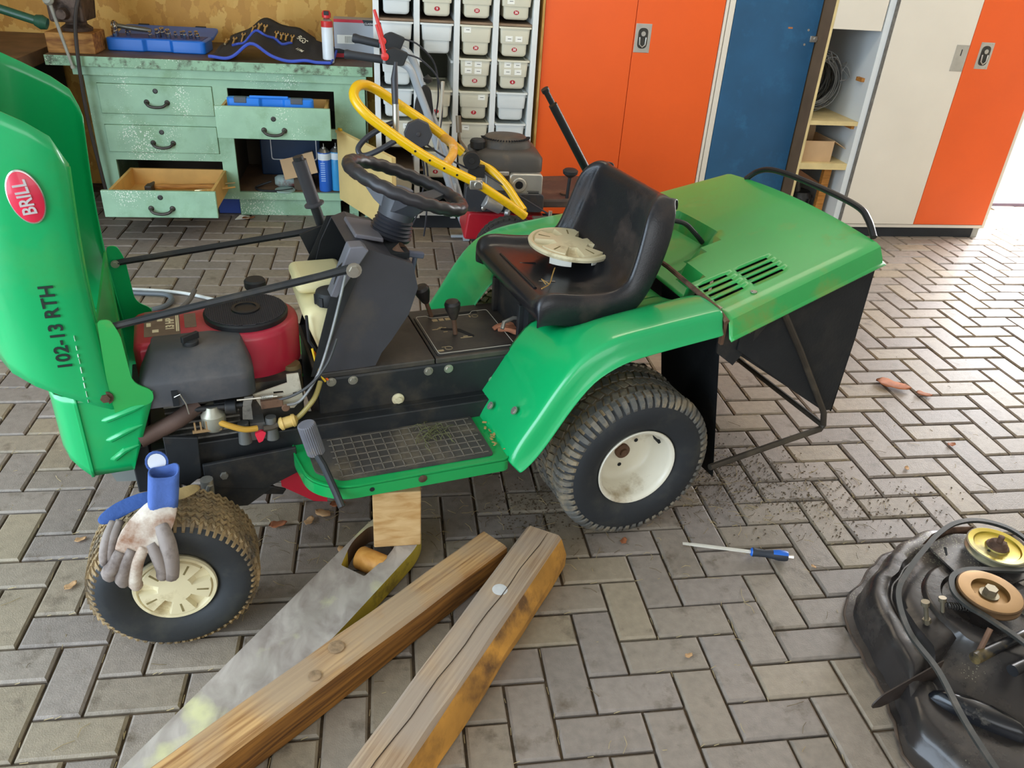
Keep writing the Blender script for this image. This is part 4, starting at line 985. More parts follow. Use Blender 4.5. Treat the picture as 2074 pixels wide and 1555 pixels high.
MB().tube([(-.808, .30, .65), (-.806, .305, .58), (-.78, .305, .53), (-.76, .30, .49)], .004, 7).build('breather_hose', bk, t)

# ---- dashboard and steering
D = [(-.795, .49), (-.762, .60), (-.722, .735), (-.690, .80), (-.655, .812), (-.545, .765), (-.532, .70), (-.556, .63), (-.60, .565), (-.628, .53), (-.645, .495)]
def dsec(y, k): return [(x if i not in (4, 5, 6) else x, y, z-k*(z > .75)) for i, (x, z) in enumerate(D)]
d = MB().loft([[(x, y, z) for x, z in D] for y, in ((.290,), (.58,))]).build('dashboard', [pl, MATS['black_void']], mw, smooth=30)
bm_ = bmesh.new(); bm_.from_mesh(d.data)
bmesh.ops.delete(bm_, geom=[f for f in bm_.faces if len(f.verts) == 4 and f.normal.x < -.6], context='FACES'); bm_.to_mesh(d.data); bm_.free()
q = d.modifiers.new('thick', 'SOLIDIFY'); q.thickness = .005; q.offset = -1; q.material_offset = 1
MB().plate([(-.655, .813), (-.735, .70), (-.752, .705), (-.70, .825), (-.668, .825)], .275, .32, XZ).build('dash_flange', M('dash_edge', '6B6A70', .5), d, smooth=0, bevel=.003)
MB().plate([(-.728, .775), (-.69, .81), (-.685, .74), (-.80, .49), (-.81, .49)], .283, .288, XZ).build('side_gusset', fb, d, smooth=0)
MB().plate([(-.775, .645), (-.70, .80), (-.665, .80), (-.70, .63), (-.74, .60)], .585, .59, XZ).build('side_gusset', fb, d, smooth=0)
MB().plate([(-.77, .74), (-.70, .765), (-.69, .62), (-.72, .61)], .62, .625, XZ).build('side_gusset', fb, d, smooth=0)
MB().loft([[(-.672, y, .816), (-.60, y, .798), (-.60, y, .81-.0), (-.668, y, .826)] for y in (.36, .50)]).build('top_tray', M('dash_tray', '68656A', .55, 0, .1, 10), d, smooth=0, bevel=.003)
MB().box(-.60, -.548, .31, .57, .772, .786, Matrix.Translation((0, 0, .0))).build('rear_recess', MATS['black_void'], d, smooth=0)
MB().plate([(-.615, .79), (-.54, .757), (-.535, .70), (-.60, .73)], .592, .598, XZ).build('far_cheek', M('cheek_brown', '453A34', .6), d, smooth=0, bevel=.002)
MB().cyl((-.578, .345, .765), (-.555, .335, .79), .018, .018, 18, caps=False).build('cable_tube', rst, d)
MB().cyl((-.532, .345, .72), (-.525, .34, .765), .006).loft([[(x, y, z) for x, z in ((-.545, .765), (-.505, .757), (-.502, .772), (-.542, .780))] for y in (.333, .349)]).build('choke_knob', M('knob_slate', '5A5E70', .45), d, smooth=30, bevel=.003)
co = Vector((-.565, .44, .79)); tip = Vector((-.525, .44, .905)); ax = (tip-co).normalized()
st = MB().lathe([(.052, -.005), (.056, .004), (.050, .009), (.055, .014), (.049, .019), (.053, .024), (.047, .029), (.051, .034), (.045, .039), (.048, .044), (.043, .05), (.043, .052)], co, ax, 28).build('steering_column', M('boot_black', '2B2C33', .45), mw)
MB().lathe([(.030, .05), (.030, .105), (.025, .108), (.022, .125), (0, .126)], co, ax, 24).build('column_sleeve', M('sleeve_slate', '5D6674', .4), st)
W = frame(tip+ax*.012, Vector((1, 0, -.375)), Vector((0, 1, 0))); 
if W.col[2].z < 0: W = frame(tip+ax*.012, Vector((1, 0, -.375)), Vector((0, -1, 0)))
wl = MB(); nn_ = 96
pts = [W @ Vector(((.150+.0002*(1 if (i//2) % 2 else -1))*cos(2*pi*i/nn_), (.150+.0002*(1 if (i//2) % 2 else -1))*sin(2*pi*i/nn_), .0012*(1 if (i//2) % 2 else -1))) for i in range(nn_)]
wl.tube(pts, .0165, 12, closed=True)
sw = wl.build('steering_wheel', M('wheel_black', '2A2729', .38, 0, .1, 20, 0, 60, ('4A3A34', .2, 6)), mw, smooth=60)
hb = MB()
for a in (30, 150, 270):
    ca, sa = cos(R(a)), sin(R(a)); n_ = Vector((-sa, ca, 0)); rd = Vector((ca, sa, 0)); Zv = Vector((0, 0, 1))
    hb.loft([[W @ (rd*rr+n_*s*hw+Zv*zz) for s, zz in ((-1, z0), (1, z0), (1, z1), (-1, z1))] for rr, hw, z0, z1 in ((.02, .030, -.075, -.02), (.06, .026, -.060, -.028), (.11, .020, -.028, -.012), (.144, .017, -.008, .002))])
hb.lathe([(.045, -.085), (.05, -.03), (.045, -.02), (0, -.018)], W @ Vector((0, 0, 0)), W.col[2].xyz, 24)
hb.build('spokes', M('spoke_slate', '45464C', .45, 0, .1, 10), sw, smooth=40)

# ---- tunnel, control panel and levers
MB().box(-.795, -.20, .288, .59, .275, .478).build('tunnel', fb, mw, smooth=0, bevel=.008)
tn = [o for o in mw.children if o.name.startswith('tunnel')][0]
tp = M('tunnel_top', '35312D', .55, 0, .2, 8, .1, 80, ('4E463C', .4, 6))
MB().box(-.80, -.487, .285, .59, .4785, .494).build('tunnel_lid', tp, tn, smooth=0, bevel=.003)
MB().box(-.484, -.16, .285, .59, .4785, .494).build('tunnel_lid', tp, tn, smooth=0, bevel=.003)
cpn = MB().plate(rpoly([(-.476, .298), (-.246, .298), (-.246, .545), (-.476, .545)], .012, 4), .4945, .4975, XY).build('control_panel', M('panel_black', '2E2C2B', .45, 0, .1, 10, 0, 60, ('4A443C', .3, 5)), mw, smooth=0)
li = MB(); o_ = rpoly([(-.470, .304), (-.252, .304), (-.252, .538), (-.30, .538), (-.31, .520), (-.43, .520), (-.438, .538), (-.470, .538)], .008, 3)
li.tube([(x, y, .4978) for x, y in o_], .0011, 5, closed=True).build('panel_line', M('line_grey', 'B4AE9E', .5), cpn)
MB().box(-.435, -.285, .524, .540, .4972, .4980).plate(rpoly([(-.425, .440), (-.385, .428), (-.36, .39), (-.348, .375), (-.342, .385), (-.37, .435), (-.42, .452)], .004, 3), .4972, .4980, XY).build('lever_slots', MATS['black_void'], cpn, smooth=0)
sy = MB()
for x0, x1, y0, y1 in ((-.43, -.415, .497, .512), (-.41, -.396, .497, .512), (-.391, -.377, .497, .512), (-.372, -.358, .497, .512), (-.318, -.314, .50, .512), (-.447, -.43, .445, .449), (-.43, -.405, .449, .453), (-.425, -.415, .455, .458), (-.42, -.408, .425, .428), (-.385, -.35, .377, .381), (-.375, -.362, .384, .388), (-.452, -.44, .338, .340), (-.468, -.452, .316, .325)): sy.box(x0, x1, y0, y1, .4974, .4979)
sy.tube([(-.435+.010*cos(a), .330+.009*sin(a), .4977) for a in [2*pi*i/20 for i in range(20)]], .0007, 4, closed=True)
sy.tube([(-.30+.009*cos(a), .505+.008*sin(a), .4977) for a in [2*pi*i/20 for i in range(20)]], .0007, 4, closed=True)
sy.build('symbols', M('symbol_tan', 'A8946E', .6), cpn, smooth=0, kind='stuff')
kb_ = M('knob_black', '262322', .5, 0, .1, 20, 0, 60, ('4A3F36', .25, 10))
for p0, p1 in (((-.425, .530, .4985), (-.442, .528, .548)), ((-.392, .405, .4985), (-.398, .405, .548))):
    l = MB().cyl(p0, p1, .0065, n=10).build('lever', rst, mw)
    v = (Vector(p1)-Vector(p0)).normalized()
    MB().lathe([(.009, -.002), (.012, .004), (.021, .030), (.0225, .044), (.018, .052), (.0, .055)], p1, v, 22).build('lever_knob', kb_, l)
for p in ((-.504, .459), (-.448, .458), (-.705, .462), (-.76, .465), (-.467, .283), (-.402, .284), (-.319, .403), (-.62, .362)):
    q = MB(); bolt(q, (p[0], .288, p[1]), (0, -1, 0), .0085, .006); q.build('side_bolt', zn, tn, smooth=0)
MB().lathe([(.0165, 0), (.0165, .004), (.009, .006), (.009, .012), (0, .013)], (-.588, .288, .387), (0, -1, 0), 22).build('cream_washer', cap_m, tn)
# long lever on the far side of the dash
l = MB().tube([(-.655, .68, .52), (-.700, .68, .74), (-.752, .68, .935)], .014, 12).build('lift_lever', fb, mw)
v = Vector((-.052, 0, .195)).normalized()
MB().lathe([(.020, 0), (.0275, .002), (.0275, .006), (.018, .010), (.019, .12), (.0195, .128), (.0, .131)], (-.716, .68, .80), v, 18).build('grip', M('grip_grey', '3F3E42', .5), l)

# ---- footrests
gf = M('footrest_green', '109A4E', .32, 0, .05, 3, coat=.4)
FP = rpoly([(-.375, .022), (-.795, .022), (-.862, .075), (-.880, .20), (-.868, .288), (-.345, .288), (-.345, .05)], [.01, .05, .05, .03, .01, .01, .01], 5)
def foot(flip):
    f = (lambda u, v, w_: Vector((u, .876-v, w_))) if flip else XY
    fo = MB().plate(FP, .322, .326, f).build('footrest', gf, mw, smooth=0)
    s = MB(); pts = FP[:24]
    pts = [p for p in FP if not (p[1] > .27 or (p[0] > -.36))]
    secs = [[f(x, y, .330), f(x, y, .292), f(x+(.004 if x < -.8 else 0), y+.004, .292), f(x+(.004 if x < -.8 else 0), y+.004, .330)] for x, y in pts]
    s.loft(secs).build('footrest_edge', gf, fo, smooth=40)
    if flip: return
    m_ = MB().plate(rpoly([(-.40, .048), (-.785, .052), (-.84, .10), (-.845, .24), (-.40, .24)], .012, 3), .3262, .331, XY).build('foot_mat', M('mat_black', '3A3632', .7, 0, .2, 10, .2, 90, ('6A5E4A', .4, 7)), fo, smooth=0)
    rg = MB()
    for i in range(15): rg.box(-.782+i*.0255, -.7795+i*.0255, .06, .228, .331, .3325)
    for j in range(7): rg.box(-.79, -.41, .062+j*.027, .0645+j*.027, .331, .3325)
    rg.build('mat_ribs', M('mat_rib', '6E665A', .7, 0, .2, 20), m_, smooth=0, kind='stuff')
    db = MB(); rr = random.Random(3)
    for i in range(40):
        x, y = rr.uniform(-.56, -.48), rr.gauss(.17, .02); a = rr.uniform(0, 6)
        db.tube([(x, y, .335), (x+.015*cos(a), y+.015*sin(a), .340+rr.uniform(0, .008)), (x+.03*cos(a+.5), y+.03*sin(a+.5), .335)], .0008, 4)
    db.build('grass_clippings', M('dry_grass', '5E5E38', .9), fo, kind='stuff')
    lv = MB()
    for i in range(30):
        x, y = (rr.uniform(-.84, -.36), rr.uniform(.262, .284)) if i < 18 else (rr.uniform(-.385, -.36), rr.uniform(.06, .25))
        T = Matrix.Translation((x, y, .3335)) @ Matrix.Rotation(rr.uniform(0, 6), 4, 'Z') @ Matrix.Rotation(rr.uniform(-.5, .5), 4, 'X'); lv.box(-.006, .006, -.003, .003, -.0005, .0005, T)
    lv.build('dry_leaf_bits', M('leaf_tan', 'A98A50', .8), fo, smooth=0, kind='stuff')
    q = MB(); q.lathe([(.009, 0), (.011, .002), (.008, .004), (0, .004)], (-.595, .022, .315), (0, -1, 0), 16); q.build('edge_rivet', rst, fo)
    MB().cyl((-.72, .0215, .31), (-.72, .0205, .31), .006).build('edge_hole', MATS['black_void'], fo)
foot(False); foot(True)
pd = MB().tube([(-.838, .115, .388), (-.822, .075, .362), (-.806, .015, .322), (-.799, -.012, .300)], .009, 10).build('brake_pedal', fb, mw)
v = (Vector((-.852, .12, .468))-Vector((-.834, .115, .385))).normalized()
pr_ = [(.021+.0009*(1 if i % 2 else -1), 0) for i in range(2)]
g = MB(); x_, y_, d_ = basis(v); o_ = Vector((-.832, .114, .376)); secs = []
for hh, rs_ in ((0, .9), (.002, 1), (.082, 1), (.085, .92)):
    secs.append([o_+d_*hh+x_*((.021+.0008*(1 if i % 2 else -1))*rs_*cos(2*pi*i/52))+y_*((.021+.0008*(1 if i % 2 else -1))*rs_*sin(2*pi*i/52)) for i in range(52)])
g.loft(secs).build('pedal_grip', M('pedal_rubber', '67666C', .7, 0, .15, 20, 0, 60, ('8A7A62', .25, 14)), pd, smooth=25)

# ---- rear body shell (fenders) and centre deck
C_ = [(-.372, .318), (-.36, .350), (-.335, .392), (-.305, .436), (-.272, .492), (-.24, .540), (-.205, .583), (-.167, .612), (-.12, .632), (-.076, .643), (.05, .660), (.163, .674), (.196, .678)]
L_ = [(-.352, .300), (-.325, .322), (-.293, .362), (-.266, .405), (-.235, .456), (-.203, .502), (-.170, .540), (-.135, .562), (-.095, .580), (-.055, .591), (.06, .607), (.163, .620), (.196, .624)]
def fender(flip):
    g_ = (lambda y: .876-y) if flip else (lambda y: y)
    mb = MB(); rows_ = []
    for (cx_, cz_), (lx_, lz_) in zip(C_, L_):
        ux, uz = cx_-lx_, cz_-lz_; l = sqrt(ux*ux+uz*uz); ux /= l; uz /= l
        tp = max(0, min(1, (cx_+.21)/.10))
        P = [(lx_-ux*.004, -.010, lz_-uz*.004), (lx_, -.006, lz_), (lx_+ux*.008, .002, lz_+uz*.008), (cx_-ux*.008, .010, cz_-uz*.008), (cx_-ux*.001, .020, cz_-uz*.001), (cx_, .030, cz_), (cx_, .10, cz_+.002), (cx_-.002, .15, cz_-.004), (cx_-.004, .21, cz_-.004-.06*tp), (cx_-.010, .300, cz_-.008-.065*tp)]
        rows_.append([mb.bm.verts.new((x, g_(y), z)) for x, y, z in P])
    for A, B in zip(rows_, rows_[1:]):
        for j in range(len(A)-1): mb.face([A[j], A[j+1], B[j+1], B[j]])
    return mb.build('fender', gr, mw, smooth=50, solid=.003, off=-1, sub=1)
fe = fender(False); fender(True)
for x, y, z, s in ((-.345, .20, .372, 1), (-.318, .10, .412, 1)):
    q = MB(); bolt(q, (x-.012, y, z+.006), (-.8, 0, .6), .0075, .004); q.build('fender_bolt', zn, fe, smooth=0)
MB().plate([(-.14, .295), (.198, .295), (.198, .581), (-.14, .581)], .588, .592, XY).build('seat_deck', gd, mw, smooth=0)
MB().box(-.22, -.20, .30, .575, .44, .60).box(-.20, .19, .30, .306, .44, .586).box(-.20, .19, .57, .576, .44, .586).build('seat_support', fb, mw, smooth=0)
for y in (.33, .53): MB().box(-.235, -.195, y, y+.015, .4945, .60).build('seat_bracket', fb, mw, smooth=0, bevel=.002)
MB().tube([(-.27, .36, .52), (-.262, .37, .535), (-.23, .38, .54), (-.2, .38, .535)], .006, 8).build('hook', zn, mw)
rr = random.Random(5); rg = MB()
for k in range(5):
    x0, y0 = -.235+rr.uniform(-.015, .015), .385+rr.uniform(-.02, .02)
    rg.tube(spline([(x0-.03, y0+.02, .500), (x0-.01, y0+rr.uniform(-.02, .02), .508), (x0+.02, y0-.02, .503), (x0+.04, y0-.03, .500)], 4), .007, 6)
rg.build('rag', M('rag_orange', 'A3684A', .9, 0, .3, 30), mw)

# ---- seat
prof = [(-.226, .596), (-.240, .618), (-.246, .642), (-.234, .664), (-.205, .667), (-.15, .656), (-.08, .648), (-.02, .650), (.025, .664), (.048, .692), (.064, .740), (.080, .80), (.092, .855), (.100, .885), (.110, .902), (.128, .909), (.146, .900), (.154, .87)]
hwid = [.215, .232, .243, .247, .249, .251, .252, .252, .250, .247, .241, .232, .221, .208, .194, .184, .178, .176]
nrm = []
for i in range(len(prof)):
    a, c = Vector(prof[max(0, i-1)]), Vector(prof[min(len(prof)-1, i+1)]); t_ = (c-a).normalized(); nrm.append(Vector((-t_.y, t_.x)))
vs = [-1.0, -1.01, -1.0, -.965, -.91, -.84, -.80, -.72, -.45, -.15, .15, .45, .72, .80, .84, .91, .965, 1.0, 1.01, 1.0]
hs_ = [-.085, -.05, -.005, .022, .026, .016, .002, -.004, -.006, -.006, -.006, -.006, -.004, .002, .016, .026, .022, -.005, -.05, -.085]
mb = MB(); rows_ = []
for i, (p, hw, n_) in enumerate(zip(prof, hwid, nrm)):
    k = [0, 0, .15, .7, 1, 1, 1, 1, 1, 1, 1, 1, 1, .8, .4, .1, 0, 0][i]
    down = [0, .020, .045, .062][min(i, 3)]
    row = []
    for v_, h_ in zip(vs, hs_):
        back = max(0, min(1, (i-7)/4))
        if h_ < -.004 and abs(v_) >= .99:
            q_ = -h_/.085*down*(1 if i < 14 else max(.3, 1-(i-13)*.2))
            dx, dz = back*q_*.80, -(1-back)*q_-back*q_*.15
        else: kk = k*(1.25 if 7 < i < 13 else 1); dx, dz = n_.x*h_*kk, n_.y*h_*kk
        row.append(mb.bm.verts.new((p[0]+dx, .432+v_*hw, p[1]+dz)))
    rows_.append(row)
for A, B in zip(rows_, rows_[1:]):
    for j in range(len(A)-1): mb.face([A[j], A[j+1], B[j+1], B[j]])
se = mb.build('seat', sv, mw, smooth=180, solid=.006, off=-1, sub=2)
bk2 = MB(); secs = []
for p, hw in (((.148, .86), .16), ((.145, .80), .18), ((.125, .72), .195), ((.10, .64), .20), ((.02, .605), .19), ((-.15, .60), .19)):
    secs.append([(p[0], .432-hw, p[1]), (p[0], .432+hw, p[1]), (p[0]-.03, .432+hw, p[1]+.02), (p[0]-.03, .432-hw, p[1]+.02)])
bk2.loft(secs).build('seat_shell', M('shell_black', '17181A', .45), se, smooth=50)
pp = MB()
for k in (-1, 1): pp.tube([(-.12, .432+k*.07, .644), (-.17, .432+k*.07, .649)], .006, 8)
pp.tube([(-.205, .432-.13, .660), (-.205, .432+.13, .660)], .005, 8).build('seat_piping', sv, se)

# ---- grass catcher
def ztop(x, y):
    c = .656+.255*(x-.2)+.022*(1-((y-.44)/.44)**2)
    if .20 < y < .64 :
        xb = .265 if y < .30 else (.265+(y-.30)/.11*.165 if y < .41 else .43)
        if x < xb: c -= .05*min(1, (xb-x)/.02)
    return c
xl = [.208, .222, .245, .265, .285, .315, .34, .345, .36, .38, .41, .43, .449, .47, .51, .56, .61, .66, .70, .728]
yl = [.0, .02, .05, .072, .086, .098, .112, .124, .138, .150, .164, .176, .19, .20, .215, .25, .285, .30, .315, .35, .39, .40, .415, .46, .52, .58, .62, .64, .655, .70, .75, .79, .82, .85, .876]
sl = [(.086, .098), (.112, .124), (.138, .150), (.164, .176)]
def yt(x, y): k = (x-.2)*.135; return .44+(y-.44)*(1-k/.44)
mb = MB(); G_ = {}
for i, x in enumerate(xl):
    for j, y in enumerate(yl): G_[i, j] = mb.bm.verts.new((x, yt(x, y), ztop(x, max(.03, min(.846, y)))-(.006 if y in (.0, .876) else 0)))
for i in range(len(xl)-1):
    for j in range(len(yl)-1):
        xm, ym = (xl[i]+xl[i+1])/2, (yl[j]+yl[j+1])/2
        if any(a < ym < c for a, c in sl) and (.222 < xm < .315 or .345 < xm < .449): continue
        mb.face([G_[i, j], G_[i+1, j], G_[i+1, j+1], G_[i, j+1]])
# side bands and rear band with a rolled lip
def band(keys, outv):
    prev = None
    for k_ in keys:
        v = G_[k_]; o_ = Vector(outv(k_)); c = v.co
        a = mb.bm.verts.new(c+o_*.012+Vector((0, 0, -.03))); b_ = mb.bm.verts.new(c+o_*.016+Vector((0, 0, -.043))); d_ = mb.bm.verts.new(c+o_*.026+Vector((0, 0, -.047)))
        cur = [v, a, b_, d_]
        if prev:
            for m_ in range(3): mb.face([prev[m_], prev[m_+1], cur[m_+1], cur[m_]])
        prev = cur
nI, nJ = len(xl)-1, len(yl)-1
dg = lambda k_: ((.7 if k_[0] == nI else 0), (-.7 if k_[1] == 0 else (.7 if k_[1] == nJ else 0)), 0)
def ov(k_):
    i, j = k_
    if i == nI and j == 0: return (.75, -.75, 0)
    if i == nI and j == nJ: return (.75, .75, 0)
    if j == 0: return (0, -1, 0)
    if j == nJ: return (0, 1, 0)
    return (1, 0, 0)
band([(i, 0) for i in range(nI+1)]+[(nI, j) for j in range(1, nJ+1)]+[(i, nJ) for i in range(nI-1, -1, -1)], ov)
lid = mb.build('catcher_lid', gd, mw, smooth=40, solid=.003, off=-1)
MB().plate([(.20, .05), (.33, .05), (.33, .21), (.20, .21)], .63, .633, XY).plate([(.34, .05), (.47, .05), (.47, .21), (.34, .21)], .655, .658, XY).build('slot_screen', fb, lid, smooth=0)
MB().tube([(.202, .0, .652), (.202, .05, .668), (.203, .30, .685), (.203, .58, .685), (.202, .84, .668)], .007, 8).build('hinge_edge', rst, lid)
MB().tube(spline([(.27, .47, .765), (.335, .455, .755), (.375, .45, .725), (.41, .445, .69)], 6), .0075, 9).build('lid_rod', bk, lid)
MB().tube(spline([(.728, .70, .80), (.745, .66, .838), (.752, .58, .858), (.755, .40, .862), (.752, .22, .856), (.748, .16, .835), (.735, .11, .80)], 6), .0095, 10).build('lid_handle', M('handle_black', '18181A', .3), lid)
for x, y in ((.325, .07), (.215, .06)):
    q = MB(); bolt(q, (x, y, ztop(x, y)), (0, 0, 1), .006, .003); q.build('lid_screw', zn, lid, smooth=0)
bg_ = M('bag_cloth', '17191B', .85, 0, .2, 14, .3, 120, ('2A2825', .3, 6))
mb = MB()
mb.plate([(.275, .605), (.275, .55), (.70, .255), (.735, .25), (.748, .50), (.742, .77)], 0, .003, lambda u, v, w_: Vector((u, .015+(u-.2)*.12+w_, v)))
mb.plate([(.275, .605), (.275, .40), (.70, .24), (.735, .25), (.742, .77)], 0, .003, lambda u, v, w_: Vector((u, .862-(u-.2)*.12-w_, v)))
n_ = 12; rows_ = []
for i in range(n_+1):
    t_ = i/n_; rows_.append([mb.bm.verts.new((.742+.006*sin(9*t_)+(.008 if j == 1 else 0), .082+t_*.71, z)) for j, z in enumerate((.77, .50, .24))])
for A, B in zip(rows_, rows_[1:]):
    for j in range(2): mb.face([A[j], A[j+1], B[j+1], B[j]])
mb.build('grass_bag', bg_, mw, smooth=40)
tb = M('frame_tube', '3E372E', .6, .3, .25, 14, 0, 60, ('5F5546', .4, 8))
MB().tube([(.40, .035, .655), (.52, .05, .50), (.70, .07, .25), (.715, .072, .20)], .0095, 10).build('bag_frame', tb, mw)
MB().tube([(.715, .072, .21), (.705, .07, .19), (.50, .045, .183), (.26, .012, .176)], .0095, 10).build('bag_frame', tb, mw)
MB().tube([(.27, .05, .55), (.48, .062, .41), (.70, .08, .262)], .0075, 10).build('bag_frame', fb, mw)
MB().tube([(.715, .075, .20), (.715, .80, .20)], .0095, 10).build('bag_frame', tb, mw)
MB().plate([(.205, .625), (.37, .64), (.36, .61), (.275, .50), (.215, .545)], .03, .036, XZ).build('hinge_bracket', fb, mw, smooth=0)
q = MB(); bolt(q, (.30, .03, .605), (0, -1, 0), .011, .006); q.build('hinge_bolt', zn, mw, smooth=0)
MB().plate([(.03, .62), (.33, .62), (.33, .10), (.03, .12)], 0, .006, lambda u, v, w_: Vector((.21+(.62-v)*.17, u, v))).build('mud_flap', M('flap_rubber', '202224', .7, 0, .2, 12, .1, 80, ('3A352E', .3, 7)), mw, smooth=0)
MB().box(.199, .208, .004, .016, .585, .655).build('rear_post', rst, mw, smooth=0)
MB().box(-.20, .19, .36, .52, .12, .30).build('gearbox', fb, mw, smooth=0, bevel=.02)
# telescopic emptying lever on the far side
l = MB().tube([(.30, .76, .62), (.149, .76, .842), (.015, .76, 1.04)], .0135, 12).build('emptying_lever', M('lever_black', '141416', .4), mw)
v = Vector((-.032, 0, .047)).normalized(); MB().cyl((.012, .76, 1.045), (-.012, .76, 1.08), .009).cyl((-.010, .76, 1.077), (-.016, .76, 1.086), .012).build('inner_rod', MATS['lever_black'], l)
bpy.context.view_layer.update()
# ------------------------------------------------------------------ hub cap on the seat
mo, mr = Vector((.017, .081, 0)), R(13.3)
def mloc(x, y, z): return Vector((mo.x+x*cos(mr)-y*sin(mr), mo.y+x*sin(mr)+y*cos(mr), z))
hc = thing('loose_hub_cap', 'loose cream hub cap lying on the black mower seat', 'hub cap', mloc(-.010, .505, .700), mr)
hubcap(None, hc, .126, (0, 0, 0), (R(-90)+R(2), R(4), 0), 'cap_face')
for a0, a1 in ((-150, -112), (-75, -45), (10, 50), (100, 150)):
    sk = MB(); pts = [R(a0+(a1-a0)*i/6) for i in range(7)]
    sk.loft([[(r_*cos(a), r_*sin(a), z) for r_, z in ((.098, -.010), (.101, -.010), (.101, -.036), (.098, -.036))] for a in pts])
    sk.build('cap_prong', M('prong_white', 'E2E0D4', .45), hc, smooth=30)
tag(MB().tube(spline([mloc(-.215, .24, .6865), mloc(-.17, .29, .6745), mloc(-.13, .36, .667), mloc(-.10, .41, .667)], 5), .0017, 5).tube([mloc(-.17, .29, .6745), mloc(-.185, .31, .682), mloc(-.19, .27, .684)], .0012, 5).build('straw', M('straw', 'B08A48', .8), None), 'dry straw stalk lying on the front of the black seat', 'straw')

# ------------------------------------------------------------------ work gloves hung over the front tyre
gb_ = M('glove_blue', '4460A0', .85, 0, .12, 14, .25, 160); gl = M('glove_leather', 'CFC4B4', .8, 0, .15, 12, .3, 60, ('8A6248', .48, 9)); gg = M('glove_grey', '8C8078', .75, 0, .2, 12, .3, 70, ('4F4038', .5, 12))
def finger(mb, pts, r): mb.tube(spline(pts, 4), [r*(.9+.2*sin(pi*i/((len(pts)-1)*4))) if i < (len(pts)-1)*4 else r*.55 for i in range((len(pts)-1)*4+1)], 10)
gv = thing('work_glove', 'blue cuffed leather work glove hanging over the front tyre', 'glove', (mo.x, mo.y, .012), mr)
cf = MB()
def ell(c, rx, ry, n=22, tw=0.): return [(c[0]+rx*cos(2*pi*i/n), c[1]+ry*sin(2*pi*i/n)+.004*sin(6*pi*i/n), c[2]+.003*sin(4*pi*i/n+1)) for i in range(n)]
cf.loft([ell((-1.172, -.010, .375), .030, .020), ell((-1.168, -.004, .40), .031, .023), ell((-1.162, .008, .435), .031, .026), ell((-1.159, .012, .452), .031, .027)], caps=False)
cf.build('cuff', gb_, gv, smooth=180, solid=.004, off=-1)
bk_ = MB()
def sec(c, rx, rz, tilt): # flattened section across the palm
    return [(c[0]+rx*cos(a), c[1]+rz*sin(a)*cos(tilt), c[2]+rz*sin(a)*sin(tilt)) for a in [2*pi*i/16 for i in range(16)]]
bk_.loft([sec((-1.172, -.010, .392), .031, .022, .2), sec((-1.185, -.022, .375), .042, .022, .5), sec((-1.205, -.042, .358), .054, .018, .9), sec((-1.222, -.060, .330), .052, .016, .5), sec((-1.232, -.066, .312), .046, .014, .3)])
bk_.build('glove_back', gl, gv, smooth=180, sub=1)
fi = MB()
for k, (x0, x1, z1) in enumerate(((-1.262, -1.292, .262), (-1.240, -1.270, .240), (-1.218, -1.248, .225))):
    fm = MB(); finger(fm, [(x0, -.062, .322), ((x0+x1)/2-.003, -.074, .295), (x1, -.074, z1+.02), (x1+.004, -.068, z1)], .0135)
    fm.build('finger', gg if k != 2 else gl, gv, smooth=180)
fm = MB(); finger(fm, [(-1.205, -.060, .325), (-1.195, -.074, .30), (-1.190, -.076, .262), (-1.196, -.070, .238)], .0135); fm.build('finger', gg, gv, smooth=180)
fm = MB(); finger(fm, [(-1.180, -.040, .352), (-1.172, -.066, .325), (-1.172, -.078, .275), (-1.178, -.074, .232)], .0160); fm.build('thumb', gg, gv, smooth=180)
tl = MB().lathe([(.0, 0), (.018, 0), (.018, .002), (0, .002)], (0, 0, 0), (0, -1, 0), 18)
bmesh.ops.scale(tl.bm, vec=(1, 1, 1.2), verts=tl.bm.verts); tl.build('hang_tag', M('tag_white', 'E4E6EA', .5), gv, smooth=0, loc=(-1.172, .042, .458))
tl = MB().lathe([(.019, 0), (.023, 0), (.023, .003), (.019, .003)], (0, 0, 0), (0, -1, 0), 18, caps=False, closed=True)
bmesh.ops.scale(tl.bm, vec=(1, 1, 1.2), verts=tl.bm.verts); tl.build('tag_rim', gb_, gv, smooth=30, loc=(-1.172, .0425, .458))
g2_ = thing('spare_glove', 'second blue and tan glove lying beneath the upright blue cuff', 'glove', (mo.x, mo.y, 0), mr)
MB().loft([sec((-1.185, .03, .392), .016, .014, .6), sec((-1.215, .025, .392), .024, .016, .6), sec((-1.25, .018, .385), .028, .016, .7), sec((-1.28, .010, .372), .022, .013, .8), sec((-1.292, .006, .366), .012, .010, .8)]).build('glove_hand', M('glove_navy', '2F4E88', .85, 0, .15, 14, .3, 120), g2_, smooth=180, sub=1)
for k in range(2):
    fm = MB(); finger(fm, [(-1.27+.012*k, -.012, .374), (-1.285+.012*k, -.04, .355), (-1.295+.012*k, -.055, .325), (-1.297+.012*k, -.055, .30)], .0095); fm.build('finger', gg, g2_, smooth=180)
MB().loft([sec((-1.155, .035, .376), .020, .012, .4), sec((-1.135, .040, .378), .026, .014, .4), sec((-1.115, .050, .380), .020, .012, .4), sec((-1.105, .055, .376), .008, .008, .4)]).build('leather_cuff', M('leather_tan', '9C8455', .85, 0, .25, 20, .4, 80), g2_, smooth=180, sub=1)

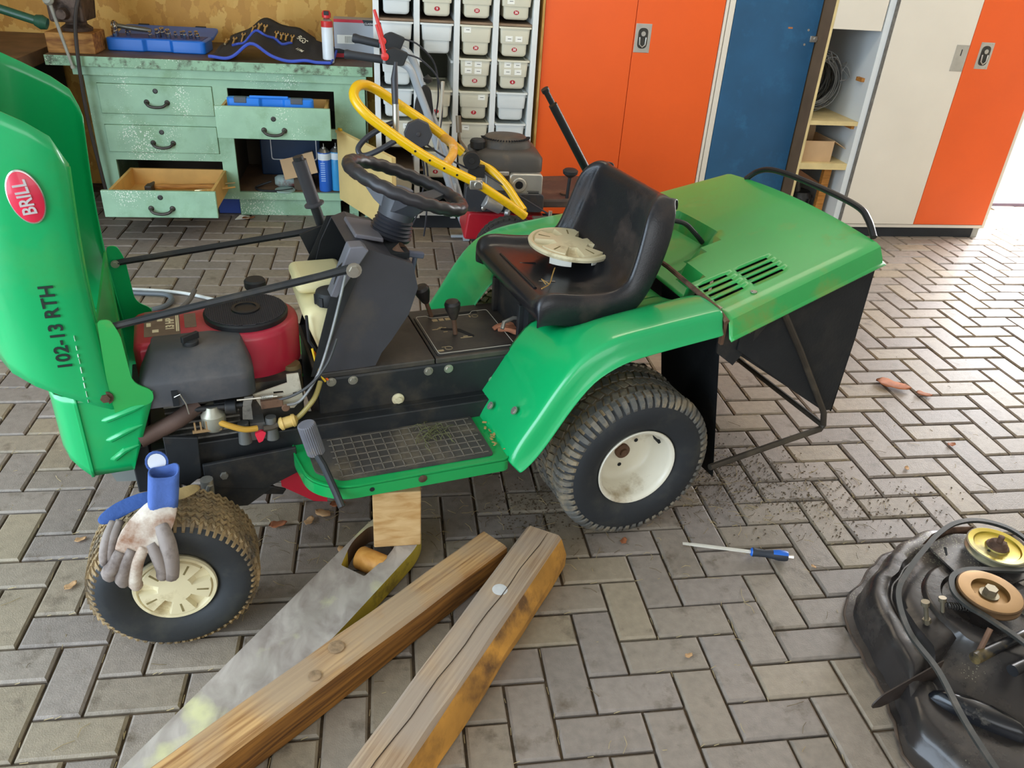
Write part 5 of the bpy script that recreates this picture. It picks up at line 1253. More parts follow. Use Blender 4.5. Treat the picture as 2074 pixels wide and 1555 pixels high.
# ------------------------------------------------------------------ timber on the floor
wA = wood('beam_brown', 'C9A06A', '8A6038', 3.2, (1.0, 34, 34), .75, .35, 'A38E74')
wB = wood('beam_grey', 'B79C7C', '8A6E54', 3.0, (1.0, 38, 38), .75, .35, '9C8C7C')
wS = wood('beam_side_warm_shade', 'A87436', '5A3A1E', 3.0, (1.2, 22, 22), .8, .5)  # wood grain with the right side's darker warm shading put into the colour
def beam(name, label, A, B, ext, wL, hA, hB, ms, bulge=0.):
    """A,B: far-left and near-left top corners on the floor plan; wL width to the right"""
    A, B = Vector((*A, 0)), Vector((*B, 0)); d = (B-A).normalized(); L = (B-A).length+ext; s = Vector((-d.y, d.x, 0))
    if s.x < 0: s = -s
    o = thing(name, label, 'timber', A+s*(wL/2), atan2(d.y, d.x))
    sg = 1 if (Vector((-d.y, d.x, 0))-s).length < .1 else -1
    mb = MB(); n = 14; secs = []; rr = random.Random(len(name)+int(wL*1000))
    for i in range(n+1):
        t = i/n; h = hA+(hB-hA)*t; x = L*t; j = lambda a: rr.uniform(-a, a)
        r_ = .006+rr.uniform(0, .004); w2 = wL/2
        P = [(-w2, h-r_), (-w2+r_, h), (w2-r_, h+j(.001)), (w2, h-r_), (w2+bulge*(.6+.4*sin(7*t))+j(.003), h*.45), (w2-.004+bulge*.8+j(.004), .004), (w2-.012, 0), (-w2+.006, 0), (-w2, .006)]
        secs.append([(x+(j(.004) if i == 0 else 0), sg*y, z) for y, z in P])
    mb.loft(secs)
    b = mb.build('beam_body', ms, o, smooth=30)
    if len(ms) > 1:
        for p in b.data.polygons:
            if p.index < 14*9 and p.index % 9 in (3, 4, 5): p.material_index = 1
    return o, b, sg
o, b, sg = beam('brown_timber', 'brown weathered square timber beam lying between grey beam and yellow board', (-.406, .023), (-1.102, -.606), .45, .088, .092, .105, [wA, wS])
kn = M('knot_dark', '8E7456', .8, 0, .3, 60, .3, 100)
for x, y, r_ in ((.52, -.012, .018), (.60, .016, .014)): MB().lathe([(r_, 0), (r_*.85, .0004), (r_*.4, .0006), (0, .0004)], (x, y, .0945+.0095*x), (0, 0, 1), 18).build('knot', kn, o)
o, b, sg = beam('grey_timber', 'grey cracked timber beam with pale knot, right of the brown beam', (-.282, .029), (-.739, -.646), .5, .100, .100, .105, [wB, M('bark_lit_yellow', 'B98436', .8, 0, .35, 8, .6, 30, ('6A4A28', .5, 7))], .028)  # side material: bark, with the yellow light on that side painted in
MB().lathe([(.019, 0), (.016, .0004), (0, .0005)], (.255, -.005, .1012), (0, 0, 1), 22).build('knot', M('knot_pale', 'C9C6C2', .7, 0, .1, 40), o)
cr_ = MB(); cp = [(.005+.055*i, .012-.0012*i+.0022*sin(i*1.7), .1008+.00025*i) for i in range(17)]
cr_.tube(cp, [.0004]+[.0010]*15+[.0004], 5); cr_.build('crack', M('crack_dark', '3A2A1C', .95), o)
# old yellow board with hand hole
bd = thing('yellow_board', 'worn grey board with yellow painted edges and hand hole under wooden block', 'board', (-.70, -.05, 0))
ox, oy = -.70, -.05
outl = rpoly([(-1.305, -.788), (-.700, .129), (-.645, .178), (-.585, .16), (-.560, .075), (-.581, .006), (-.775, -.275), (-.835, -.352), (-1.112, -.596), (-1.296, -.788)], [.0, .15, .05, .05, .06, .08, .2, .02, 0, 0], 6)
hole = rpoly([(-.774, -.045), (-.750, .045), (-.700, .108), (-.655, .09), (-.632, .03), (-.652, -.015), (-.715, -.090)], [.004, .06, .04, .04, .03, .05, .004], 5)
mb = MB(); mb.plate([(x-ox, y-oy) for x, y in outl], .004, .058, XY, [[(x-ox, y-oy) for x, y in hole][::-1]])
by = M('board_yellow', 'C8B23A', .65, 0, .15, 10, .2, 70, ('6E5C2E', .35, 12)); bt = wood('board_top', 'B9AFA4', '8C8076', 3, (8, 4, 4), .7, .2, 'A79F92')
bo2 = mb.build('plank', [by, bt, M('board_inner', '5E4630', .8, 0, .2, 12)], bd, smooth=0)
for p in bo2.data.polygons:
    c = p.center
    if abs(p.normal.z) > .7: p.material_index = 1
    elif -.78-ox < c.x < -.62-ox and -.095-oy < c.y < .115-oy and any((Vector((c.x+ox, c.y+oy))-Vector(h_)).length < .02 for h_ in hole): p.material_index = 2
nt = MATS['board_top'].node_tree; L = nt.links; N = nt.nodes; b_ = N['Principled BSDF']   # worn patches of pale yellow paint
src = b_.inputs['Base Color'].links[0].from_socket
tc = N.new('ShaderNodeTexCoord'); n2 = N.new('ShaderNodeTexNoise'); n2.inputs['Scale'].default_value = 7; n2.inputs['Detail'].default_value = 9; L.new(tc.outputs['Object'], n2.inputs[0])
m3 = N.new('ShaderNodeMapRange'); m3.inputs[1].default_value = .55; m3.inputs[2].default_value = .68; m3.inputs[4].default_value = .75; L.new(n2.outputs[0], m3.inputs[0])
mx = N.new('ShaderNodeMix'); mx.data_type = 'RGBA'; L.new(m3.outputs[0], mx.inputs[0]); L.new(src, mx.inputs[6]); mx.inputs[7].default_value = (*lin('D6D49A'), 1); L.new(mx.outputs[2], b_.inputs['Base Color'])
tag(MB().lathe([(.0, -.042), (.028, -.041), (.031, -.036), (.031, .036), (.028, .041), (0, .042)], (0, 0, 0), (.82, -.57, 0), 26).build('wooden_roller', wood('roller_wood', 'DDA558', 'C08238', 4, (6, 6, 6), .5, .1), None, smooth=40, loc=(-.697, -.012, .0315)), 'short light wooden roller lying inside the board hand hole', 'roller')
bl_ = tag(MB().box(-.063, .060, 0, .115, 0, .178).build('wooden_block', wood('block_wood', 'D9B682', 'B98E56', 4, (3, 3, 12), .7, .25), None, smooth=0, bevel=.003, loc=(-.6285, .0145, .0585)), 'pale squared wooden block standing on the board end beneath the footrest', 'wood block')
bl_.rotation_euler = (0, 0, R(1))

# ------------------------------------------------------------------ screwdriver
sd = thing('screwdriver', 'flat screwdriver with blue and black handle on the paving', 'screwdriver', (.355, -.035, .016), atan2(-.082, .307))
MB().loft([[(x, y*w_, z*h_) for y, z in ((-1, -1), (1, -1), (1, 1), (-1, 1))] for x, w_, h_ in ((-.195, .0042, .0006), (-.186, .0045, .0010), (-.172, .0034, .0026), (-.16, .0034, .0034), (-.005, .0034, .0034))]).build('blade', M('blade_steel', 'E4DECF', .4, .2, .05, 20), sd, smooth=0)
hs = MB().lathe([(.009, -.006), (.0125, -.002), (.0125, .004), (.0115, .012), (.0105, .035), (.0125, .055), (.0155, .072), (.0150, .088), (.013, .096), (0, .098)], (0, 0, 0), (1, 0, 0), 26)
h_ = hs.build('handle', [M('handle_rubber', '2B2F36', .6, 0, .1, 30, .2, 200), M('handle_blue', '2468C8', .35)], sd, smooth=60)
for p in h_.data.polygons:
    c = p.center; a = atan2(c.z, c.y)
    if c.x < -.001 or (c.x > .055 and 1.0 < a < 2.3) or c.x > .093: p.material_index = 1
MB().cyl((.097, 0, 0), (.112, 0, 0), .006, .0065, 6).build('hex_end', ch, sd, smooth=0)

# ------------------------------------------------------------------ cutter deck lying lower right
dk = thing('cutter_deck', 'detached black mower cutting deck with pulleys and belt on floor', 'mower deck', (.80, -.37, 0))
db_ = M('deck_black', '35312F', .27, .25, .25, 6, .15, 40, ('5E554C', .42, 5)); speckle('deck_black', .36, '8C8872', 170)
cx0, cy0 = .80, -.37
def vol(a):  # outer radius of the volute by angle (0 = +x)
    px_ = {0: .42, 45: .41, 77: .362, 98: .312, 115: .286, 132: .273, 150: .295, 164: .308, 182: .313, 196: .334, 205: .356, 210: .392, 222: .492, 235: .54, 260: .60, 300: .62, 330: .52, 360: .42}
    ks = sorted(px_); a %= 360
    for i in range(len(ks)-1):
        if ks[i] <= a <= ks[i+1]:
            t = (a-ks[i])/(ks[i+1]-ks[i]); t = t*t*(3-2*t); return px_[ks[i]]*(1-t)+px_[ks[i+1]]*t
mb = MB(); na = 120; rings = []
pf = [(1.0, .004), (1.004, .009), (.935, .011), (.92, .02), (.90, .066), (.885, .082), (.855, .093), (.82, .096), (.74, .095), (.70, .090), (.675, .082), (.66, .082), (.645, .088), (.63, .104), (.60, .108), (.52, .112), (.44, .112), (.42, .121), (.40, .122), (.30, .122), (.28, .112), (.2, .112), (.01, .112)]
for k, z in pf:
    ring = []
    for i in range(na):
        a = 360*i/na; r_ = vol(a); rb_ = .345
        rr_ = k*r_ if k > .7 else k*(rb_+(r_-rb_)*max(0, (k-.3)/.4)*.8)
        lo_ = max(0, min(1, (a-209)/4))*max(0, min(1, (345-a)/30)); zz = z*(1-.34*lo_*max(0, min(1, (k-.42)/.12)))
        ring.append(mb.bm.verts.new((rr_*cos(R(a)), rr_*sin(R(a)), zz)))
    rings.append(ring)
for A, B in zip(rings, rings[1:]): mb.skin(A, B)
mb.face(rings[-1]); mb.build('deck_shell', db_, dk, smooth=50, solid=.003, off=-1)
rim_pts = [(vol(3*i)*cos(R(3*i)), vol(3*i)*sin(R(3*i)), .006) for i in range(na)]
MB().tube(rim_pts, .004, 7, closed=True).build('rolled_rim', M('rim_rust', '57483C', .6, .3, .25, 14, .2, 60, ('2E2A28', .45, 9)), dk)
MB().loft([[(rx*cos(a)*.9-ry*sin(a)*.5-.185, rx*cos(a)*-.5+ry*sin(a)*.9-.262, z) for a in [2*pi*i/24 for i in range(24)]] for rx, ry, z in ((.085, .062, .055), (.078, .056, .075), (.062, .044, .088), (.03, .02, .092))]).build('pressed_hump', M('deck_gloss', '17181C', .18, .1, .1, 8, 0, 60, ('6E675C', .2, 12)), dk, smooth=60)
PA, PB = Vector((-.215, -.154, 0)), Vector((-.392, -.197, 0)); PL = (PB-PA).length; T = frame(PA, PB-PA, (0, 0, 1))
MB().plate(rpoly([(0, .050), (PL-.03, .022), (PL, .030), (PL, .044), (PL-.02, .066), (0, .116)], [.0, .008, .008, .008, .01, .0], 3), -.0015, .0015, lambda u, v, w_: T @ Vector((u, v, w_))).cyl(T @ Vector((PL-.02, .040, -.001)), T @ Vector((PL-.02, .040, .004)), .006, n=12).build('chute_flange', M('flange_rust', '3E342E', .5, .3, .3, 12, .2, 60, ('6B4A34', .35, 9)), dk, smooth=0)
# pulleys
def pulley(x, y, z, r_, mt, mr2, mname, nutm):
    p = MB().lathe([(r_*.92, -.012), (r_, -.010), (r_*1.0, -.007), (r_*.86, .0), (r_, .007), (r_*1.0, .010), (r_*.955, .012)], (x, y, z), (0, 0, 1), 48, caps=False).build('pulley', mr2, dk, smooth=40)
    MB().lathe([(r_*.955, .012), (r_*.78, .0105), (r_*.74, .007), (r_*.72, .0065), (r_*.40, .0065), (r_*.36, .0105)] if mname == 'yellow' else [(r_*.955, .012), (r_*.85, .0125), (r_*.58, .0125), (r_*.545, .002), (r_*.30, .001), (0, .001)], (x, y, z), (0, 0, 1), 48, caps=False).build('pulley_face', mt, p, smooth=30)
    q = MB()
    if mname == 'yellow': q.lathe([(r_*.37, .0065), (r_*.37, .012), (r_*.30, .014), (r_*.29, .020), (r_*.2, .026), (r_*.1, .026), (r_*.1, .042), (0, .043)], (x, y, z), (0, 0, 1), 24)
    else: q.cyl((x, y, z+.001), (x, y, z+.004), r_*.3, n=24).cyl((x, y, z+.004), (x, y, z+.022), r_*.21, r_*.20, 6)
    q.build('centre_nut', nutm, p, smooth=30)
    h__ = MB()
    for a in (20, 200) if mname == 'yellow' else (170,): h__.cyl((x+r_*.5*cos(R(a)), y+r_*.5*sin(R(a)), z+.0066 if mname == 'yellow' else z+.0012), (x+r_*.46*cos(R(a)), y+r_*.46*sin(R(a)), z+.0072 if mname == 'yellow' else z+.0016), .004, n=10)
    h__.build('holes', MATS['black_void'], p, smooth=0, kind='stuff')
    return p
pulley(.12, .145, .158, .074, M('zinc_yellow', 'A8942F', .35, .7, .15, 12, 0, 60, ('8F8A6A', .4, 9)), M('pulley_steel', 'A9A48C', .35, .8, .15, 14), 'yellow', rst)
pulley(-.010, -.006, .155, .075, M('brass_brown', '8A6A3E', .38, .7, .12, 10, 0, 60, ('7A5A34', .35, 8)), M('pulley_brown', '6B5238', .45, .6, .2, 14), 'brown', M('nut_steel', '8D8470', .4, .8, .15, 30))
MB().plate(rpoly([(-.02, .07), (-.035, .20), (.06, .24), (.20, .22), (.23, .08), (.10, .045)], .02, 3), .128, .134, XY).build('spindle_plate', db_, dk, smooth=0, bevel=.001)
MB().plate(rpoly([(-.01, .155), (-.003, .158), (.012, .185), (.006, .19)], .002, 2), .134, .1345, XY).build('plate_slot', MATS['black_void'], dk, smooth=0)
MB().cyl((.12, .145, .112), (.12, .145, .147), .03).cyl((-.01, -.006, .112), (-.01, -.006, .143), .035).build('spindle', rst, dk)
# belt
def flatbelt(pts, w_=.0065, h_=.005):
    P = spline([(x-cx0, y-cy0, z) for x, y, z in pts], 8); secs = []
    for i in range(len(P)):
        d = (P[min(i+1, len(P)-1)]-P[max(i-1, 0)]).normalized(); s = Vector((-d.y, d.x, 0)).normalized(); u_ = Vector((0, 0, 1))
        secs.append([P[i]+s*w_+u_*h_, P[i]-s*w_+u_*h_, P[i]-s*w_*.6-u_*h_, P[i]+s*w_*.6-u_*h_])
    return MB().loft(secs)
flatbelt([(.53, -1.0, .125), (.512, -.85, .128), (.512, -.75, .130), (.520, -.67, .130), (.540, -.56, .130), (.538, -.45, .132), (.578, -.337, .138), (.655, -.262, .145), (.728, -.206, .150), (.80, -.155, .154), (.878, -.118, .157), (.955, -.115, .158), (1.015, -.155, .158), (1.028, -.225, .158), (1.0, -.285, .158), (.94, -.306, .158), (.87, -.300, .157), (.79, -.292, .156), (.735, -.312, .155), (.706, -.36, .155), (.712, -.405, .154), (.742, -.445, .150), (.78, -.53, .148), (.79, -.62, .145), (.80, -.80, .14)]).build('drive_belt', M('belt_black', '33332F', .6, 0, .15, 20, 0, 60, ('565048', .3, 12)), dk, smooth=30)
q = MB().cyl((-.185, -.045, .111), (-.20, -.03, .170), .0052, n=10).cyl((-.1862, -.0438, .116), (-.189, -.041, .126), .010, n=6).cyl((-.1985, -.0315, .162), (-.2005, -.0295, .172), .0098, n=12).build('stud_bolt', M('nut_steel', '8D8470', .4, .8, .15, 30), dk, smooth=30)
MB().cyl((-.13, -.02, .118), (-.135, -.01, .152), .005, n=10).cyl((-.1348, -.0104, .148), (-.136, -.008, .158), .009, n=12).build('stud_bolt', MATS['nut_steel'], dk, smooth=30)
MB().cyl((-.135, -.155, .118), (-.10, -.125, .175), .0062, n=10).build('stud_bolt', rst, dk, smooth=30)
sp = MB().tube([(-.125+.07*i/90, -.018-.022*i/90+.0075*cos(i*.85), .142+.0075*sin(i*.85)) for i in range(91)], .0016, 5).build('tension_spring', M('spring_dark', '3E3C38', .4, .7), dk)
for x0, y0, x1, y1 in ((-.15, -.165, .05, -.10), (-.085, -.205, .13, -.135)):
    MB().tube([(x0, y0, .128), ((x0+x1)/2, (y0+y1)/2, .130), (x1+.1, y1+.03, .130)], [.014, .012, .012], 12).build('idler_arm', M('arm_black', '1B1B1D', .3, 0, .1, 10, 0, 60, ('6E5C34', .3, 10)), dk)
MB().loft([[(x, y, z) for x, y, z in ((-.02, .235, .10), (.04, .26, .10), (.05, .25, .15), (-.01, .225, .15))], [(.13, .26, .10), (.15, .28, .10), (.16, .27, .13), (.12, .25, .13)]]).build('rear_bracket', rst, dk, smooth=0, bevel=.004)
q = MB(); bolt(q, (.09, -.03, .113), (0, 0, 1), .010, .012); q.build('hex_bolt', zn, dk, smooth=0)

# ------------------------------------------------------------------ walk-behind machine with yellow handle
wm = thing('walk_behind_mower', 'walk-behind motor mower with yellow handle behind the steering wheel', 'mower', (0, 0, 0))
ye = M('yellow_paint', 'F6C400', .3, 0, .05, 5, 0, 60, ('B98A1A', .12, 8), coat=.4); dpk = M('dark_plate', '33353A', .5, 0, .12, 10, .1, 80, ('54483E', .35, 8))
MB().tube(spline([(-.270, 1.75, .541), (-.40, 1.75, .602), (-.50, 1.75, .656), (-.62, 1.75, .735), (-.715, 1.755, .805), (-.762, 1.79, .862), (-.745, 1.86, .895), (-.685, 1.95, .872), (-.555, 2.0, .783), (-.426, 2.0, .700), (-.30, 2.0, .600)], 5), .0205, 14).build('handle_loop', ye, wm)
MB().tube([(-.262, 1.75, .538), (-.11, 1.76, .440), (-.035, 1.77, .385)], .019, 14).build('handle_tube', ye, wm)
MB().tube(spline([(-.255, 2.0, .575), (-.17, 1.98, .530), (-.10, 1.93, .470), (-.06, 1.88, .42), (-.03, 1.84, .385)], 5), .019, 14).build('handle_tube', ye, wm)
MB().tube(spline([(-.40, 1.76, .600), (-.36, 1.80, .64), (-.355, 1.90, .665), (-.385, 1.99, .665)], 6), .019, 12).build('cross_brace', M('yellow_worn', 'E3A43A', .4, 0, .15, 12, 0, 60, ('E8E2D4', .3, 18)), wm)
q = MB()
for x, z in ((-.52, .668), (-.46, .632), (-.40, .600), (-.345, .573)): q.cyl((x, 1.7290, z), (x, 1.7285, z), .005, n=8)
q.build('adjust_holes', MATS['black_void'], wm, smooth=0, kind='stuff')
MB().cyl((-.255, 1.728, .533), (-.255, 1.718, .533), .018, n=14).box(-.29, -.235, 1.726, 1.774, .512, .552).build('joint_clamp', zn, wm, smooth=30, bevel=.004)
bh = M('bail_black', '33343A', .4, 0, .1, 10)
MB().tube([(-.594, 1.84, .995), (-.600, 1.83, .93), (-.598, 1.80, .83)], [.007, .015, .013], 10).build('clutch_bar', bh, wm)
MB().tube([(-.597, 1.80, .84), (-.597, 1.79, .72)], .014, 10).build('bar_clamp', zn, wm)
MB().tube(spline([(-.605, 1.80, .765), (-.65, 1.80, .745), (-.715, 1.79, .705), (-.752, 1.77, .665), (-.735, 1.75, .640), (-.68, 1.74, .660), (-.60, 1.745, .705)], 6), .0115, 10).build('clutch_loop', bh, wm)
MB().cyl((-.50, 1.955, .692), (-.50, 1.925, .692), .062, n=8).cyl((-.50, 1.925, .692), (-.50, 1.918, .692), .010, n=12).build('cable_cover', M('cover_slate', '44464C', .5), wm, smooth=20, bevel=.006)
MB().cyl((-.262, 1.97, .578), (-.262, 1.94, .578), .038, n=24).cyl((-.262, 1.94, .578), (-.262, 1.936, .578), .014, n=12).box(-.275, -.20, 1.95, 1.98, .50, .555).build('throttle_box', bk, wm, smooth=30, bevel=.004)
MB().tube([(-.205, 1.96, .52), (-.315, 1.98, .66), (-.32, 2.0, .70)], .006, 8).tube([(-.318, 1.99, .69), (-.322, 2.0, .76)], .012, 8).build('gear_lever', M('lever_tan', '6E6250', .5, .4), wm)
for pts in ([(-.48, 1.94, .66), (-.40, 1.96, .60), (-.27, 1.96, .535)], [(-.49, 1.94, .64), (-.47, 1.98, .48), (-.50, 2.0, .32), (-.52, 2.02, .26)], [(-.48, 1.94, .64), (-.455, 1.98, .50), (-.46, 2.0, .30), (-.47, 2.02, .20)], [(-.20, 1.96, .52), (-.05, 1.90, .44), (.12, 1.85, .35)]):
    MB().tube(spline(pts, 6), .0042, 7).build('control_cable', bh, wm)
# engine on a dark frame
eg = M('engine_plastic', '47433E', .55, 0, .12, 10, .08, 80, ('6A5C4A', .3, 6))
def egs(z, k): return [(x, y, z) for x, y in rpoly([(-.255+k, 1.98+k), (.075-k, 1.98+k), (.075-k, 2.28-k), (-.255+k, 2.28-k)], .06, 5)]
em = MB().loft([egs(.52, 0), egs(.575, .0), egs(.60, .02), egs(.61, .04)]).build('engine_cover', eg, wm, smooth=50)
rc = MB(); rc.loft([[(-.09+rx*cos(a), 2.12+ry*sin(a), z) for a in [2*pi*i/36 for i in range(36)]] for rx, ry, z in ((.125, .10, .603), (.115, .095, .635), (.09, .075, .655), (.04, .035, .662))]); rc.build('starter_cover', eg, em, smooth=40)
sl_ = MB()
for i in range(26):
    a = pi+pi*i/25; sl_.box(-.003, .003, -.012, .012, -.002, .002, Matrix.Translation((-.09+.103*cos(a), 2.12+.085*sin(a), .648)) @ Matrix.Rotation(a, 4, 'Z') @ Matrix.Rotation(R(90), 4, 'Z'))
sl_.build('vent_slots', MATS['black_void'], em, smooth=0, kind='stuff')
MB().lathe([(.026, .605), (.034, .61), (.036, .64), (.030, .648), (0, .65)], (-.225, 2.06, 0), (0, 0, 1), 12).build('fuel_cap', bk, em)
mf = M('muffler_silver', 'B9B6AC', .4, .6, .08, 14); 
mu_ = MB().loft([[(x, y, z) for x, z in rpoly([(-.085, .415), (.07, .415), (.07, .52), (-.085, .52)], .02, 4)] for y in (1.955, 2.10)]).build('muffler_shield', mf, wm, smooth=40, bevel=.006)
MB().lathe([(.030, 0), (.034, .004), (.030, .008), (.021, .008), (.021, .002), (0, .002)], (-.040, 1.955, .470), (0, -1, 0), 22).build('exhaust_ring', mf, mu_)
MB().cyl((-.040, 1.9515, .470), (-.040, 1.951, .470), .018).box(.005, .055, 1.9545, 1.955, .432, .437).box(.0, .055, 1.9545, 1.955, .440, .443).build('exhaust_hole', MATS['black_void'], mu_, smooth=0)
MB().box(-.19, -.10, 1.99, 2.2, .34, .52).box(-.16, -.085, 1.97, 2.0, .505, .525).cyl((-.20, 1.94, .40), (-.12, 1.96, .36), .03).cyl((-.10, 1.94, .345), (-.08, 1.93, .345), .016).build('cylinder_block', M('alloy_pale', 'A8A8A6', .4, .5, .15, 16), wm, smooth=30, bevel=.004)
MB().loft([[(x, y, z) for x, z in rpoly([(-.29, .345), (.08, .345), (.08, .43), (-.20, .435), (-.285, .47)], [.02, .02, .02, .05, .02], 4)] for y in (1.945, 2.02)]).build('frame_box', dpk, wm, smooth=30, bevel=.004)
for x, z in ((-.15, .40), (-.115, .385), (-.20, .362), (-.08, .395)): MB().lathe([(.011, 0), (.011, .003), (.007, .006), (0, .007)], (x, 1.945, z), (0, -1, 0), 14).build('frame_bolt', zn, wm, smooth=30)
MB().plate(rpoly([(-.05, 1.96), (.35, 1.98), (.50, 2.2), (.35, 2.40), (-.05, 2.35)], .06, 4), .36, .40, XY).build('drive_cover', M('cover_brown', '4A3D37', .6, 0, .15, 8, .1, 80, ('6A5648', .3, 6)), wm, smooth=0, bevel=.01)
MB().cyl((.20, 2.06, .401), (.20, 2.06, .407), .022, n=18).build('cover_cap', rst, wm)
MB().cyl((.20, 2.0, .40), (.205, 2.0, .50), .008).lathe([(.010, .0), (.020, .006), (.034, .018), (.036, .032), (.026, .040), (0, .042)], (.205, 2.0, .497), (0, 0, 1), 20).build('tension_knob', bk, wm)
MB().cyl((.09, 1.83, .33), (.09, 1.83, .39), .009).plate([(.03, 1.80), (.16, 1.80), (.20, 1.95), (.03, 1.95)], .32, .328, XY).build('cable_post', zn, wm, smooth=30)
MB().plate(rpoly([(-.285, .19), (.10, .19), (.10, .31), (-.265, .325)], .02, 3), 2.0, 2.25, XZ).build('cutter_housing', M('deck_red', 'C2202E', .4, 0, .1, 6, coat=.2), wm, smooth=0, bevel=.01)
tw = MB().lathe([(.10, 0), (.125, -.004), (.150, .004), (.166, .015), (.170, .03), (.166, .045), (.150, .056), (.125, .064), (.10, .06)], (-.075, 1.86, .174), (0, 1, 0), 44, caps=False, closed=True).build('drive_wheel', M('tyre_grey', '3A3935', .8, 0, .15, 14), wm)
tt = MB()
for i in range(40):
    for k, yy in enumerate((.012, .030, .048)):
        a = 2*pi*(i+.5*(k % 2))/40; tt.box(-.008, .008, -.007, .007, -.004, .006, Matrix.Translation((-.075, 1.86, .174)) @ Matrix.Rotation(a, 4, 'Y') @ Matrix.Translation((0, yy, .165 if k == 1 else .161)))
tt.build('tread', MATS['tyre_grey'], tw, smooth=0, kind='stuff')
MB().lathe([(.10, .03), (.02, .02), (.02, .0), (0, .0)], (-.075, 1.86, .174), (0, 1, 0), 24).cyl((-.075, 1.90, .174), (-.075, 2.3, .174), .015).build('wheel_disc', MATS['deck_red'], tw, smooth=40)
dup(tw).matrix_world = Matrix.Translation((0, .42, 0))
[setattr(o_, 'parent', wm) for o_ in col.objects if o_.name == 'drive_wheel.001']

# ------------------------------------------------------------------ grey handlebar machine in front of the bins
gh = thing('grey_handlebar', 'grey tubular handlebar with red brake levers and black grips', 'handlebar', (0, 0, 0))
gm = M('grey_paint', 'B4BCC2', .35, .2, .06, 8, 0, 60, ('8C8C88', .12, 10)); rl_ = M('lever_red', 'E23A34', .35)
for k, pts in enumerate(([(-.81, 2.45, .930), (-.645, 2.44, .915), (-.575, 2.44, .908), (-.52, 2.44, .880), (-.485, 2.45, .80), (-.43, 2.46, .66), (-.365, 2.48, .46), (-.285, 2.50, .22), (-.215, 2.53, .045)],
                         [(-.775, 2.62, .980), (-.66, 2.60, .962), (-.585, 2.60, .955), (-.52, 2.60, .925), (-.475, 2.60, .84), (-.42, 2.60, .68), (-.34, 2.60, .47), (-.27, 2.60, .27), (-.215, 2.58, .10)])):
    MB().tube(spline(pts[1:], 6), .0185, 12).build('tube', gm, gh)
    a, b__ = Vector(pts[0]), Vector(pts[1]); d = (b__-a).normalized()
    MB().tube([a-d*.012, a, a+d*.02, b__], [.019, .022, .019, .0185], 14).build('grip', M('grip_black', '2F3236', .6), gh)
    c = Vector(pts[2])+Vector((-.015, -.01, .02))
    MB().plate(rpoly([(-.045, -.03), (.04, -.035), (.055, .0), (.065, .02), (-.005, .045), (-.04, .03)], .012, 3), -.022, .022, lambda u, v, w_: c+Vector((u, w_, v))).build('lever_bracket', bk, gh, smooth=0, bevel=.004)
    q0 = c+Vector((-.045, -.012, .005)); MB().tube([q0, q0+Vector((-.010, 0, .05)), q0+Vector((-.036, 0, .135))], [.012, .010, .007], 8).lathe([(0, -.02), (.018, -.015), (.018, .015), (0, .02)], q0, (0, 1, 0), 14).build('brake_lever', rl_, gh)
    MB().tube(spline([c+Vector((.06, 0, .015)), c+Vector((.13, .0, -.01)), c+Vector((.21, .03, -.10)), c+Vector((.23, .05, -.25)), c+Vector((.21, .06, -.40))], 6), .0042, 7).build('brake_cable', bh, gh)
for a_, b_2 in (((-.43, 2.46, .66), (-.42, 2.60, .68)), ((-.29, 2.50, .24), (-.28, 2.60, .29))): MB().tube([a_, b_2], .012, 8).build('cross_tube', gm, gh)
MB().loft([[(x, y, z) for x, z in rpoly([(-.505, .60), (-.455, .58), (-.40, .66), (-.415, .78), (-.45, .80), (-.49, .73)], .03, 3)] for y in (2.50, 2.53)]).lathe([(0, 0), (.02, .01), (.024, .025), (0, .045)], (-.43, 2.52, .80), (0, 0, 1), 14).build('gear_cover', M('cover_dark', '2E2C2A', .5), gh, smooth=40, bevel=.006)
MB().box(-.30, -.14, 2.52, 2.54, .012, .024).box(-.235, -.20, 2.50, 2.56, .0, .10).cyl((-.205, 2.49, .13), (-.205, 2.57, .13), .012).build('foot_bracket', gm, gh, smooth=0, bevel=.003)
MB().box(-.20, -.14, 2.54, 2.60, .002, .09).build('rubber_foot', bk, gh, smooth=0, bevel=.01)
MB().tube([(-.363, 2.42, .83), (-.366, 2.43, .74), (-.375, 2.44, .62), (-.385, 2.45, .50)], [.009, .007, .004, .004], 8).build('cable_end', M('cable_pale', 'C0B8A6', .5), gh)

# ------------------------------------------------------------------ leaves and litter on the paving
lf = M('leaf_brown', 'A0603A', .8, 0, .3, 30); lt = M('leaf_pale', 'C49A6C', .8, 0, .2, 30)
def leaf(x, y, s, rz, label, m, curl=.3):
    mb = MB(); secs = []
    for i in range(7):
        t = i/6; w_ = s*.32*sin(pi*min(1, t*1.02+.01))**.7*(1+.25*sin(9*t)); z = .003+curl*s*.5*(t-.5)**2
        secs.append([(s*(t-.5), -w_, z+curl*s*.22), (s*(t-.5), 0, z), (s*(t-.5), w_, z+curl*s*.18+.002*sin(7*t))])
    rws = [[mb.bm.verts.new(p) for p in sc_] for sc_ in secs]
    for A, B in zip(rws, rws[1:]):
        for j in range(2): mb.face([A[j], A[j+1], B[j+1], B[j]])
    o = mb.build('dry_leaf', m, None, smooth=60, solid=.0008, loc=(x, y, .002)); o.rotation_euler = (0, 0, rz)
    tag(o, label, 'leaf', 'dry leaves on the paving')
